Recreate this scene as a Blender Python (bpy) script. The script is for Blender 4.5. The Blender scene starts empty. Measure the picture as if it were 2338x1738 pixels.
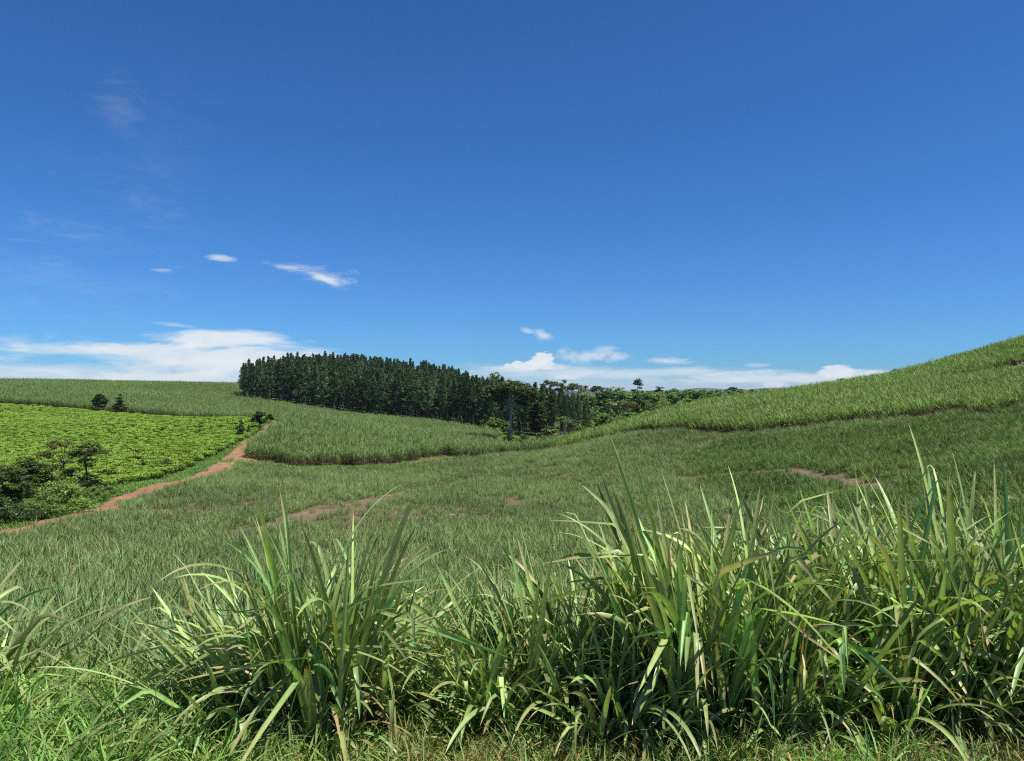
import bpy, math, random
import numpy as np
R = math.radians
sc = bpy.context.scene
C = sc.collection
rng = np.random.default_rng(7)
random.seed(7)

# ------------------------------------------------------------------ camera
CAMZ = 2.6
F = 1688.6; CX = 1169.0; HY = 890.0          # focal length, centre column, horizon row (2338 px wide frame)
cam = bpy.data.cameras.new('camera'); co = bpy.data.objects.new('camera', cam); C.objects.link(co)
cam.sensor_width = 36; cam.lens = 26; cam.shift_y = 21.0/2338
cam.clip_start = 0.05; cam.clip_end = 40000
co.location = (0, 0, CAMZ); co.rotation_euler = (R(90), 0, 0)
sc.camera = co
sc.view_settings.view_transform = 'Standard'; sc.view_settings.look = 'None'
sc.view_settings.exposure = 0.5; sc.view_settings.gamma = 1
sc.cycles.max_bounces = 5; sc.cycles.diffuse_bounces = 2; sc.cycles.glossy_bounces = 1
sc.cycles.transmission_bounces = 3; sc.cycles.transparent_max_bounces = 4; sc.cycles.volume_bounces = 0
sc.cycles.use_denoising = False; sc.cycles.pixel_filter_type = 'BLACKMAN_HARRIS'; sc.cycles.filter_width = 1.15

# ------------------------------------------------------------------ sun and sky
SUN_EL, SUN_AZ = R(62), R(116)      # azimuth from +Y towards +X
sun = bpy.data.lights.new('sun', 'SUN'); so = bpy.data.objects.new('sun', sun); C.objects.link(so)
sun.energy = 4.9; sun.angle = R(0.53); sun.color = (1.0, 0.95, 0.86)
from mathutils import Vector
sd = Vector((math.sin(SUN_AZ)*math.cos(SUN_EL), math.cos(SUN_AZ)*math.cos(SUN_EL), math.sin(SUN_EL)))
so.rotation_euler = sd.to_track_quat('Z', 'Y').to_euler(); so.location = (0, 0, 60)

W = bpy.data.worlds.new('World'); sc.world = W; W.use_nodes = True
nt = W.node_tree; N = nt.nodes; L = nt.links; N.clear()
out = N.new('ShaderNodeOutputWorld'); bg = N.new('ShaderNodeBackground'); L.new(bg.outputs[0], out.inputs[0])
bg.inputs['Strength'].default_value = 0.07
sky = N.new('ShaderNodeTexSky'); sky.sky_type = 'NISHITA'; sky.sun_disc = False
sky.sun_elevation = SUN_EL; sky.sun_rotation = SUN_AZ
sky.air_density = 1.0; sky.dust_density = 0.35; sky.ozone_density = 2.4; sky.altitude = 900
tc = N.new('ShaderNodeTexCoord'); sep = N.new('ShaderNodeSeparateXYZ'); L.new(tc.outputs['Generated'], sep.inputs[0])
def M(op, a, b=None, c=None, clamp=False):
    n = N.new('ShaderNodeMath'); n.operation = op; n.use_clamp = clamp
    for i, v in enumerate((a, b, c)):
        if v is None: continue
        if isinstance(v, (int, float)): n.inputs[i].default_value = v
        else: L.new(v, n.inputs[i])
    return n.outputs[0]
az = M('ARCTAN2', sep.outputs[0], sep.outputs[1])
el = M('ARCSINE', sep.outputs[2])
def azel(px, py):
    a = math.atan((px-CX)/F); return a, math.atan((HY-py)/F*math.cos(a))
def noise(scale, sx=1, sy=1, detail=6, rough=.6, off=0.0, dist=0.0):
    cb = N.new('ShaderNodeCombineXYZ'); L.new(M('MULTIPLY', az, sx), cb.inputs[0]); L.new(M('MULTIPLY', el, sy), cb.inputs[1]); cb.inputs[2].default_value = off
    n = N.new('ShaderNodeTexNoise'); n.inputs['Scale'].default_value = scale; n.inputs['Detail'].default_value = detail
    n.inputs['Roughness'].default_value = rough; n.inputs['Distortion'].default_value = dist; L.new(cb.outputs[0], n.inputs['Vector']); return n.outputs[0]
nz_streak = noise(9, 1, 5, 7, .62, 0.3, .3)
nz_puff = noise(34, 1, 1.5, 6, .55, 2.1, .2)
nz_wisp = noise(16, 1, 3, 8, .7, 5.1, 1.2)
nz_fine = noise(60, .6, 2.2, 5, .7, 9.1, .4)
def blob(px, py, hw, hh, tilt, nz, amt, lo, hi, dens):
    a0, e0 = azel(px, py); s = 1/F
    dx = M('SUBTRACT', az, a0); dy = M('SUBTRACT', el, e0)
    c, t = math.cos(R(tilt)), math.sin(R(tilt))
    u = M('ADD', M('MULTIPLY', dx, c/(hw*s)), M('MULTIPLY', dy, -t/(hw*s)))
    v = M('ADD', M('MULTIPLY', dx, t/(hh*s)), M('MULTIPLY', dy, c/(hh*s)))
    d = M('SUBTRACT', 1.0, M('SQRT', M('ADD', M('MULTIPLY', u, u), M('MULTIPLY', v, v))))
    d = M('ADD', d, M('MULTIPLY', M('SUBTRACT', nz, 0.5), amt))
    mr = N.new('ShaderNodeMapRange'); mr.interpolation_type = 'SMOOTHSTEP'
    L.new(d, mr.inputs[0]); mr.inputs[1].default_value = lo; mr.inputs[2].default_value = hi; mr.inputs[3].default_value = 0; mr.inputs[4].default_value = dens
    return mr.outputs[0]
blobs = [
    (380, 810, 380, 32, 0, nz_streak, 2.2, .0, .85, .8), (520, 776, 190, 22, -1, nz_streak, 2.2, .0, .7, .9), (600, 808, 190, 34, 5, nz_streak, 2.4, .0, 1.0, .9),
    (300, 795, 260, 13, -2, nz_wisp, 2.4, .05, .8, .75), (520, 835, 230, 26, 0, nz_streak, 2.4, .0, .9, .8),
    (120, 846, 520, 36, 0, nz_streak, 2.8, .0, 1.1, .72), (900, 886, 2600, 46, 0, nz_wisp, .5, .05, 1.1, .42), (420, 862, 330, 16, 0, nz_streak, 2.6, .0, .9, .65), (60, 775, 260, 34, 0, nz_wisp, 3.0, .5, 1.5, .35),
    (503, 589, 40, 10, 3, nz_wisp, 1.8, .05, .9, .65), (735, 630, 120, 24, 14, nz_wisp, 2.4, .1, 1.4, .55), (650, 610, 70, 9, 10, nz_wisp, 2.2, .25, 1.3, .4),
    (735, 634, 60, 13, 17, nz_wisp, 1.6, .2, 1.1, .8), (800, 626, 80, 34, 10, nz_wisp, 3.4, .6, 1.8, .35),
    (1238, 765, 30, 15, 24, nz_fine, 1.3, .0, .9, .6), (1204, 755, 24, 9, 20, nz_fine, 1.4, .0, .9, .45),
    (1244, 815, 22, 15, 0, nz_fine, 2.2, .0, .35, .9), (1226, 824, 24, 14, 0, nz_fine, 2.0, .0, .35, .9), (1246, 832, 26, 14, 0, nz_fine, 1.3, .0, .4, .85), (1212, 836, 26, 11, 0, nz_fine, 1.3, .0, .3, .92), (1182, 832, 15, 9, 0, nz_puff, .9, .0, .22, .9), (1160, 836, 10, 6, 0, nz_puff, .9, .0, .25, .8), (1180, 842, 90, 9, 0, nz_streak, 1.6, .0, .7, .7), (1275, 838, 40, 12, 0, nz_fine, 1.6, .0, .8, .55),
    (1340, 811, 115, 22, 0, nz_puff, 2.4, .15, .95, .62), (1378, 800, 40, 16, 0, nz_fine, 1.9, .1, .8, .45), (1290, 852, 360, 26, 0, nz_streak, 1.7, .0, 1.0, .68),
    (1530, 824, 95, 11, 3, nz_wisp, 2.2, .15, 1.0, .6), (1295, 861, 46, 8, 4, nz_fine, 1.5, .1, .7, .7),
    (1480, 852, 380, 20, 0, nz_streak, 2.2, .0, 1.1, .55), (1760, 866, 300, 15, 0, nz_streak, 2.2, .0, .8, .7), (1730, 834, 34, 7, 0, nz_wisp, 1.8, .1, .9, .35),
    (1910, 848, 40, 16, 0, nz_fine, 1.5, .0, .4, .85), (1950, 853, 70, 12, 0, nz_fine, 1.9, .0, .6, .7), (2030, 852, 70, 8, 0, nz_fine, 1.9, .0, .6, .6), (1766, 880, 34, 9, 0, nz_fine, 1.4, .0, .5, .7), (1700, 852, 120, 9, -2, nz_fine, 2.2, .1, .8, .5),
    (370, 360, 160, 230, 25, nz_wisp, 2.6, .2, 2.4, .08), (270, 240, 80, 80, 0, nz_wisp, 2.2, .2, 1.6, .11), (330, 460, 300, 80, 20, nz_wisp, 2.8, .3, 2.4, .09),
    (200, 540, 360, 90, 12, nz_wisp, 3.4, .5, 2.1, .15), (120, 640, 420, 110, 4, nz_wisp, 2.6, .4, 2.0, .14), (366, 617, 26, 5, 0, nz_wisp, 1.6, .0, .9, .3), (400, 742, 80, 7, 6, nz_wisp, 2.4, .3, 1.2, .35),
]
tot = None
for b in blobs:
    o = blob(*b)
    inv = M('SUBTRACT', 1.0, o)
    tot = inv if tot is None else M('MULTIPLY', tot, inv)
cover = M('SUBTRACT', 1.0, tot)
# clouds only in front half of the sky
cover = M('MULTIPLY', cover, M('GREATER_THAN', sep.outputs[1], 0.0))
cm = N.new('ShaderNodeMixRGB'); cm.blend_type = 'MIX'
mul = N.new('ShaderNodeMixRGB'); mul.blend_type = 'MULTIPLY'; mul.inputs[0].default_value = 1
L.new(sky.outputs[0], mul.inputs[1]); mul.inputs[2].default_value = (0.32, 0.72, 1.23, 1)
shade = M('ADD', M('MULTIPLY', nz_puff, 2.0), 7.4)
cc = N.new('ShaderNodeCombineXYZ')
L.new(M('MULTIPLY', shade, .95), cc.inputs[0]); L.new(M('MULTIPLY', shade, 1.01), cc.inputs[1]); L.new(M('MULTIPLY', shade, 1.06), cc.inputs[2])
L.new(cover, cm.inputs[0]); L.new(mul.outputs[0], cm.inputs[1]); L.new(cc.outputs[0], cm.inputs[2])
L.new(cm.outputs[0], bg.inputs['Color'])

# ------------------------------------------------------------------ helpers
def wx(px, Y): return (px-CX)/F*Y
def zpy(py, Y): return CAMZ-(py-HY)/F*Y

def tag(o, label=None, cat=None, group=None, kind=None):
    if label: o['label'] = label
    if cat: o['category'] = cat
    if group: o['group'] = group
    if kind: o['kind'] = kind
    return o
def empty(name, loc=(0, 0, 0), rz=0):
    o = bpy.data.objects.new(name, None); C.objects.link(o); o.location = loc; o.rotation_euler = (0, 0, rz); o.empty_display_size = .3
    return o
def mesh_data(name, V, Fq, mat, col=None, smooth=False):
    V = np.asarray(V, dtype=np.float32); Fq = np.asarray(Fq, dtype=np.int32)
    me = bpy.data.meshes.new(name); k = Fq.shape[1]
    me.vertices.add(len(V)); me.vertices.foreach_set('co', V.ravel())
    me.loops.add(Fq.size); me.loops.foreach_set('vertex_index', Fq.ravel())
    me.polygons.add(len(Fq)); me.polygons.foreach_set('loop_start', np.arange(0, Fq.size, k, dtype=np.int32))
    me.polygons.foreach_set('loop_total', np.full(len(Fq), k, dtype=np.int32))
    if smooth: me.polygons.foreach_set('use_smooth', np.ones(len(Fq), dtype=bool))
    me.update(calc_edges=True)
    if col is not None:
        a = me.color_attributes.new('Col', 'FLOAT_COLOR', 'POINT')
        c4 = np.ones((len(V), 4), dtype=np.float32); c4[:, :3] = col; a.data.foreach_set('color', c4.ravel())
    if mat: me.materials.append(mat)
    return me
def link(name, me, parent=None):
    o = bpy.data.objects.new(name, me); C.objects.link(o); o.parent = parent; return o
class Acc:
    def __init__(s): s.V = []; s.F = []; s.C = []; s.n = 0
    def add(s, V, Fq, col):
        V = np.asarray(V, float); s.V.append(V); s.F.append(np.asarray(Fq)+s.n)
        col = np.asarray(col, float)
        if col.ndim == 1: col = np.tile(col, (len(V), 1))
        s.C.append(col); s.n += len(V)
    def mesh(s, name, mat, smooth=False):
        return mesh_data(name, np.concatenate(s.V), np.concatenate(s.F), mat, np.concatenate(s.C), smooth)
def copy_tree(o, parent=None):
    c = o.copy(); C.objects.link(c); c.parent = parent
    for ch in list(o.children): copy_tree(ch, c)
    return c

def tube(path, rad, sides=7):
    path = np.asarray(path, float); rad = np.asarray(rad, float); n = len(path)
    T = np.gradient(path, axis=0); T /= np.linalg.norm(T, axis=1)[:, None]+1e-9
    up = np.where(np.abs(T[:, 2:3]) > .95, np.array([[1., 0, 0]]), np.array([[0, 0, 1.]]))
    A = np.cross(T, up); A /= np.linalg.norm(A, axis=1)[:, None]; B = np.cross(T, A)
    ang = np.linspace(0, 2*np.pi, sides, endpoint=False)
    V = path[:, None]+rad[:, None, None]*(A[:, None]*np.cos(ang)[None, :, None]+B[:, None]*np.sin(ang)[None, :, None])
    V = V.reshape(-1, 3); i = np.arange(n-1)[:, None]*sides; j = np.arange(sides)[None]; j2 = (j+1) % sides
    Fq = np.stack([i+j, i+j2, i+sides+j2, i+sides+j], -1).reshape(-1, 4)
    return V, Fq

def blades(base, length, tilt, azim, width, droop, segs=5, cols=None, fold=0.0, pw=1.6, kink=None, twist=None, r=rng, tip=None):
    """n arching blades; cols (n,3) colour; returns V, F, colour"""
    n = len(base); t = np.linspace(0, 1, segs+1)
    th = tilt[:, None]+droop[:, None]*t[None]**pw
    if kink is not None: th = th+kink[0][:, None]*(t[None] > kink[1][:, None])
    th = np.minimum(th, 3.05)
    dl = (length/segs)[:, None]
    hx = np.sin(th)*dl; hz = np.cos(th)*dl
    rad = np.concatenate([np.zeros((n, 1)), np.cumsum((hx[:, :-1]+hx[:, 1:])/2, 1)], 1)
    zz = np.concatenate([np.zeros((n, 1)), np.cumsum((hz[:, :-1]+hz[:, 1:])/2, 1)], 1)
    ca, sa = np.cos(azim)[:, None], np.sin(azim)[:, None]
    Pc = np.stack([base[:, 0:1]+rad*ca, base[:, 1:2]+rad*sa, base[:, 2:3]+zz], -1)
    tw = (twist if twist is not None else np.zeros(n))[:, None]*t[None]
    side = np.stack([-sa*np.ones_like(th), ca*np.ones_like(th), np.zeros_like(th)], -1)
    nrm = np.stack([-np.cos(th)*ca, -np.cos(th)*sa, np.sin(th)], -1)
    sv = side*np.cos(tw)[..., None]+nrm*np.sin(tw)[..., None]
    nv = nrm*np.cos(tw)[..., None]-side*np.sin(tw)[..., None]
    prof = np.minimum(1, .45+t*4)*np.sqrt(np.clip(1-t**2.2, 0.0009, 1))
    w = (width[:, None]*prof[None]/2)[..., None]
    if fold:
        Vv = np.stack([Pc-sv*w, Pc-nv*w*fold, Pc+sv*w], 2); k = 3
    else:
        Vv = np.stack([Pc-sv*w, Pc+sv*w], 2); k = 2
    V = Vv.reshape(-1, 3)
    m = segs+1
    b = (np.arange(n)*m*k)[:, None, None]; s = (np.arange(segs)*k)[None, :, None]; c = np.arange(k-1)[None, None]
    q0 = b+s+c
    Fq = np.stack([q0, q0+1, q0+k+1, q0+k], -1).reshape(-1, 4)
    cc = np.repeat(cols[:, None], m, 1)
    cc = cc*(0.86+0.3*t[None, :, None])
    if tip is not None: cc = cc*(1-tip[:, None, None]*t[None, :, None]**3)+np.array([.34, .26, .11])*tip[:, None, None]*t[None, :, None]**3
    cc = np.repeat(cc[:, :, None], k, 2)
    if k == 3: cc[:, :, 1] = cc[:, :, 1]*1.18+.012
    return V, Fq, cc.reshape(-1, 3)

def leafquads(P, size, cols, r, up=.5, aspect=.55):
    n = len(P); d = r.normal(size=(n, 3)); d[:, 2] += 0.0; d /= np.linalg.norm(d, axis=1)[:, None]
    nn = r.normal(size=(n, 3)); nn[:, 2] = np.abs(nn[:, 2])+up*2; nn /= np.linalg.norm(nn, axis=1)[:, None]
    a = np.cross(nn, d); a /= np.linalg.norm(a, axis=1)[:, None]+1e-9; b = np.cross(nn, a)
    s = size*(.6+.8*r.random(n))
    a = a*s[:, None]/2; b = b*(s*aspect)[:, None]/2
    V = np.stack([P-a, P-b*.9+a*.1, P+a, P+b*.9-a*.1], 1).reshape(-1, 3)
    Fq = np.arange(n*4).reshape(n, 4)
    return V, Fq, np.repeat(cols, 4, 0)

# ------------------------------------------------------------------ materials
def leaf_mat(name, trans=.3, rough=.5, spec=.35, vary=.25, vscale=.05, tcol=(1.15, 1.25, .55), patch=None, pamt=0.0):
    m = bpy.data.materials.new(name); m.use_nodes = True; t = m.node_tree; n = t.nodes; l = t.links; n.clear()
    o = n.new('ShaderNodeOutputMaterial'); p = n.new('ShaderNodeBsdfPrincipled'); tr = n.new('ShaderNodeBsdfTranslucent'); mx = n.new('ShaderNodeMixShader')
    at = n.new('ShaderNodeAttribute'); at.attribute_name = 'Col'
    ge = n.new('ShaderNodeNewGeometry'); nz = n.new('ShaderNodeTexNoise'); nz.inputs['Scale'].default_value = vscale; nz.inputs['Detail'].default_value = 5
    nz.inputs['Roughness'].default_value = .65
    l.new(ge.outputs['Position'], nz.inputs['Vector'])
    mr = n.new('ShaderNodeMapRange'); l.new(nz.outputs[0], mr.inputs[0]); mr.inputs[1].default_value = .3; mr.inputs[2].default_value = .7
    mr.inputs[3].default_value = 1-vary; mr.inputs[4].default_value = 1+vary
    mu = n.new('ShaderNodeVectorMath'); mu.operation = 'SCALE'; l.new(at.outputs['Color'], mu.inputs[0]); l.new(mr.outputs[0], mu.inputs['Scale'])
    colo = mu.outputs[0]
    if patch:
        n2 = n.new('ShaderNodeTexNoise'); n2.inputs['Scale'].default_value = vscale*1.7; n2.inputs['Detail'].default_value = 4; l.new(ge.outputs['Position'], n2.inputs['Vector'])
        m2 = n.new('ShaderNodeMapRange'); l.new(n2.outputs[0], m2.inputs[0]); m2.inputs[1].default_value = .52; m2.inputs[2].default_value = .68; m2.inputs[3].default_value = 0; m2.inputs[4].default_value = pamt
        mm = n.new('ShaderNodeMixRGB'); l.new(m2.outputs[0], mm.inputs[0]); l.new(colo, mm.inputs[1]); mm.inputs[2].default_value = (*patch, 1); colo = mm.outputs[0]
    l.new(colo, p.inputs['Base Color']); p.inputs['Roughness'].default_value = rough; p.inputs['Specular IOR Level'].default_value = spec
    tm = n.new('ShaderNodeVectorMath'); tm.operation = 'MULTIPLY'; l.new(colo, tm.inputs[0]); tm.inputs[1].default_value = tcol
    l.new(tm.outputs[0], tr.inputs['Color'])
    mx.inputs[0].default_value = trans; l.new(p.outputs[0], mx.inputs[1]); l.new(tr.outputs[0], mx.inputs[2]); l.new(mx.outputs[0], o.inputs[0])
    return m
def solid_mat(name, c1, c2, scale=8, rough=.85, stretch=(1, 1, 1), bump=.3, spec=.3, detail=6, metallic=0):
    m = bpy.data.materials.new(name); m.use_nodes = True; t = m.node_tree; n = t.nodes; l = t.links
    p = n['Principled BSDF']; g = n.new('ShaderNodeNewGeometry'); mp = n.new('ShaderNodeMapping'); mp.inputs['Scale'].default_value = stretch
    l.new(g.outputs['Position'], mp.inputs[0]); z = n.new('ShaderNodeTexNoise'); z.inputs['Scale'].default_value = scale; z.inputs['Detail'].default_value = detail; z.inputs['Roughness'].default_value = .65
    l.new(mp.outputs[0], z.inputs['Vector']); cr = n.new('ShaderNodeValToRGB'); l.new(z.outputs[0], cr.inputs[0])
    cr.color_ramp.elements[0].position = .32; cr.color_ramp.elements[1].position = .68
    cr.color_ramp.elements[0].color = (*c1, 1); cr.color_ramp.elements[1].color = (*c2, 1)
    l.new(cr.outputs[0], p.inputs['Base Color']); p.inputs['Roughness'].default_value = rough; p.inputs['Specular IOR Level'].default_value = spec; p.inputs['Metallic'].default_value = metallic
    if bump:
        b = n.new('ShaderNodeBump'); b.inputs['Strength'].default_value = bump; l.new(z.outputs[0], b.inputs['Height']); l.new(b.outputs[0], p.inputs['Normal'])
    return m
MT = {}
MT['young'] = leaf_mat('young_cane_leaf', .30, .52, .28, .30, .09, patch=(.23, .21, .08), pamt=.38)
MT['tall'] = leaf_mat('tall_cane_leaf', .28, .5, .3, .14, .035)
MT['tea'] = leaf_mat('tea_leaf', .22, .5, .3, .16, .06, tcol=(1.0, 1.1, .4))
MT['grass'] = leaf_mat('grass_leaf', .3, .5, .35, .25, .25)
MT['verge'] = leaf_mat('verge_grass_leaf', .32, .5, .35, .25, .8, patch=(.26, .21, .07), pamt=.5)
MT['fg'] = leaf_mat('cane_leaf', .30, .42, .45, .20, 9)
MT['pine'] = leaf_mat('pine_needles', .18, .6, .2, .25, .05)
MT['tree'] = leaf_mat('tree_leaves', .28, .5, .3, .25, .3)
MT['bark'] = solid_mat('bark', (.05, .04, .03), (.13, .11, .09), 3, .9, (1, 1, .25))
MT['palebark'] = solid_mat('pale_bark', (.16, .15, .13), (.36, .34, .30), 2, .9, (1, 1, .25))
MT['dirt'] = solid_mat('red_dirt', (.21, .108, .055), (.36, .20, .105), .9, .95, (1, 1, 1), .4)
_t = MT['dirt'].node_tree; _p = _t.nodes['Principled BSDF']; _g = _t.nodes.new('ShaderNodeNewGeometry'); _n = _t.nodes.new('ShaderNodeTexNoise'); _n.inputs['Scale'].default_value = 7; _n.inputs['Detail'].default_value = 8; _n.inputs['Roughness'].default_value = .8
_t.links.new(_g.outputs['Position'], _n.inputs['Vector']); _m = _t.nodes.new('ShaderNodeMapRange'); _t.links.new(_n.outputs[0], _m.inputs[0]); _m.inputs[1].default_value = .35; _m.inputs[2].default_value = .65; _m.inputs[3].default_value = .6; _m.inputs[4].default_value = 1.2
_v = _t.nodes.new('ShaderNodeVectorMath'); _v.operation = 'SCALE'; _src = _p.inputs['Base Color'].links[0].from_socket; _t.links.new(_src, _v.inputs[0]); _t.links.new(_m.outputs[0], _v.inputs['Scale']); _t.links.new(_v.outputs[0], _p.inputs['Base Color'])
MT['paint'] = solid_mat('white_paint', (.74, .75, .76), (.8, .8, .8), 2, .25, bump=0, spec=.5)
MT['glass'] = solid_mat('dark_glass', (.015, .017, .02), (.02, .024, .028), 2, .06, bump=0, spec=.6)
MT['rubber'] = solid_mat('tyre_rubber', (.015, .015, .015), (.03, .03, .03), 10, .8)
MT['metal'] = solid_mat('wheel_metal', (.4, .4, .42), (.55, .55, .56), 10, .35, bump=0, metallic=.8)
MT['lamp'] = solid_mat('lamp_glass', (.6, .6, .6), (.75, .75, .75), 4, .15, bump=0)
MT['plastic'] = solid_mat('faded_plastic', (.24, .26, .40), (.40, .42, .54), 30, .4, bump=0)

# ------------------------------------------------------------------ terrain height from survey points (column, distance, height)
ctrl = []
def cp(px, Y, z): ctrl.append((wx(px, Y), Y, z+0.0))          # z relative to the eye
def cpp(px, Y, py, h=0.0): ctrl.append((wx(px, Y), Y, -(py-HY)/F*Y-h))
for px in (-500, 0, 500, 900, 1300): cp(px, 5.6, -2.68); cp(px, 10, -3.8); cp(px, 20, -5.95)
for px, z5, z10, z20 in ((1700, -2.66, -3.6, -5.3), (2100, -2.63, -3.4, -4.9), (2500, -2.6, -3.3, -4.6), (3000, -2.6, -3.2, -4.2)):
    cp(px, 5.6, z5); cp(px, 10, z10); cp(px, 20, z20)
for px in (-500, 0, 400): cp(px, 32, -7.7)
for px in (700, 1000, 1300): cp(px, 32, -7.5)
cp(-500, 48, -9.2); cp(-500, 70, -10.6); cp(-500, 110, -9.8); cp(-500, 220, -4.5); cp(-500, 300, 2.6); cp(-500, 420, -2)
cpp(0, 48, 1218); cp(0, 62, -10.5); cp(0, 90, -10.6); cp(0, 125, -8.6); cpp(0, 201, 926); cpp(0, 300, 866, 2.2); cp(0, 400, -2); cp(0, 250, -.8)
cpp(280, 66, 1144); cpp(390, 78, 1104); cpp(530, 100, 1060); cpp(600, 125, 1000); cpp(645, 152, 962)
cp(250, 82, -10.6); cp(400, 92, -10.5); cp(400, 130, -9.2); cp(250, 125, -9.1); cpp(300, 186, 949); cpp(560, 167, 962)
cpp(300, 300, 872, 2.2); cp(300, 400, -3); cpp(540, 320, 876, 2.2); cp(540, 420, -5); cp(300, 240, -2.6)
cp(300, 50, -9.0); cp(600, 45, -8.9); cp(600, 60, -9.6); cp(600, 80, -10.3); cp(900, 60, -9.7); cp(900, 80, -10.5); cp(900, 45, -8.8)
cpp(700, 105, 1066); cpp(900, 108, 1064); cpp(1000, 118, 1046); cpp(1100, 126, 1042); cpp(1165, 128, 1040); cpp(1280, 131, 1032)
cpp(560, 272, 905, 2.3); cpp(700, 264, 922, 2.3); cpp(800, 258, 938, 2.3); cpp(1000, 240, 955, 2.3); cpp(1130, 218, 976, 2.3)
cp(700, 180, -9.4); cp(900, 180, -11.2); cpp(1165, 175, 1019); cpp(1225, 185, 1013); cp(1300, 170, -13.4)
cp(560, 290, -4); cp(700, 310, -2.2); cp(800, 330, -1.5); cp(900, 335, -3); cp(1000, 320, -6.6); cp(1080, 300, -11.5); cp(1200, 270, -14); cp(1300, 230, -13.8)
cp(800, 420, -8); cp(1000, 420, -12)
# right-hand hill
cpp(1290, 131, 1026); cpp(1400, 121, 1000); cpp(1480, 113, 986); cpp(1650, 101, 990); cpp(1750, 96, 986); cpp(1850, 91, 976); cpp(1930, 89, 966); cpp(2010, 87, 958); cpp(2170, 83, 942); cpp(2338, 79, 926); cp(2900, 70, 1)
for px, Y, py in ((1360, 136, 982), (1440, 148, 955), (1527, 160, 936), (1653, 162, 917), (1780, 160, 900), (1907, 155, 873), (2033, 150, 852), (2160, 145, 822), (2338, 140, 771)): cpp(px, Y, py, 1.7)
cpp(2338, 117, 851); cpp(2338, 124, 834); cp(2900, 130, 16); cp(2900, 200, 18)
cp(1440, 200, -14); cp(1527, 220, -13.5); cp(1780, 220, -7); cp(2033, 220, -1); cp(2338, 200, 8)
cpp(2200, 35, 1100, .6); cpp(2338, 28, 1150, .6); cpp(2338, 55, 1000, .6); cpp(1900, 60, 1052, .6); cpp(1600, 70, 1080, .6); cpp(1600, 45, 1180, .6); cpp(1900, 35, 1180, .6); cpp(1300, 62, 1152, .6); cpp(1300, 90, 1090, .6); cp(2900, 45, -2.4)
cpp(1400, 300, 962); cpp(1500, 380, 935); cpp(1600, 450, 922); cpp(1750, 500, 915); cp(1900, 420, -10); cp(2300, 420, -8)
for a in range(-180, 181, 24):
    for r_, z in ((900, -18), (3000, -22)): ctrl.append((math.sin(R(a))*r_, math.cos(R(a))*r_, z))
    if abs(a) > 70:
        for r_ in (5.6, 20, 60, 180): ctrl.append((math.sin(R(a))*r_, math.cos(R(a))*r_, -2.6 if abs(a) > 100 or r_ < 10 else -3.6-(r_ > 30)*2))
cpp(590, 138, 983); cpp(560, 131, 1000)
ctrl = np.array(ctrl)
def lp(x, y):
    return np.arctan2(x, y), .5*np.log(np.maximum(x*x+y*y, 25.0))
def U(d2): return np.where(d2 > 1e-12, d2*np.log(np.maximum(d2, 1e-12)), 0)
ca_, cr_ = lp(ctrl[:, 0], ctrl[:, 1]); NC = len(ctrl)
K = U((ca_[:, None]-ca_[None])**2+(cr_[:, None]-cr_[None])**2)+np.eye(NC)*2e-4
Pm = np.stack([np.ones(NC), ca_, cr_], 1)
A_ = np.block([[K, Pm], [Pm.T, np.zeros((3, 3))]])
sol = np.linalg.solve(A_, np.concatenate([ctrl[:, 2], np.zeros(3)]))
def ground(x, y):
    x = np.atleast_1d(np.asarray(x, float)); y = np.atleast_1d(np.asarray(y, float)); res = np.empty(x.shape)
    xf, yf, rf = x.ravel(), y.ravel(), res.ravel()
    for i in range(0, len(xf), 20000):
        a, r_ = lp(xf[i:i+20000], yf[i:i+20000])
        rf[i:i+20000] = U((a[:, None]-ca_[None])**2+(r_[:, None]-cr_[None])**2) @ sol[:NC]+sol[NC]+sol[NC+1]*a+sol[NC+2]*r_
    dist = np.hypot(xf, yf)
    w = np.clip((dist-650)/500, 0, 1); rf[:] = rf*(1-w)-20*w
    rf += CAMZ
    rf += .05*np.sin(xf*.9+1.3*np.sin(yf*.5))*np.clip((dist-8)/20, 0, 1)*np.cos(yf*.7)
    return rf.reshape(x.shape)
def gz(x, y): return float(ground([x], [y])[0])
def slope(x, y, e=.6):
    return (ground(x+e, y)-ground(x-e, y))/(2*e), (ground(x, y+e)-ground(x, y-e))/(2*e)
def poly(pts): return np.array([(wx(px, Y), Y) for px, Y in pts])
def inside(P, x, y):
    c = np.zeros(x.shape, bool); j = len(P)-1
    for i in range(len(P)):
        xi, yi = P[i]; xj, yj = P[j]
        m = ((yi > y) != (yj > y)) & (x < (xj-xi)*(y-yi)/(yj-yi+1e-12)+xi); c ^= m; j = i
    return c
def dist_line(P, x, y):
    d = np.full(x.shape, 1e9)
    for i in range(len(P)-1):
        a, b = P[i], P[i+1]; ab = b-a
        t = np.clip(((x-a[0])*ab[0]+(y-a[1])*ab[1])/(ab@ab), 0, 1)
        d = np.minimum(d, np.hypot(x-a[0]-t*ab[0], y-a[1]-t*ab[1]))
    return d
def smooth_line(P, n=12):
    P = np.array(P, float); o = []
    for i in range(len(P)-1):
        p0 = P[max(i-1, 0)]; p1 = P[i]; p2 = P[i+1]; p3 = P[min(i+2, len(P)-1)]
        for t in np.linspace(0, 1, n, endpoint=False):
            o.append(.5*((2*p1)+(-p0+p2)*t+(2*p0-5*p1+4*p2-p3)*t*t+(-p0+3*p1-3*p2+p3)*t**3))
    o.append(P[-1]); return np.array(o)

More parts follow.
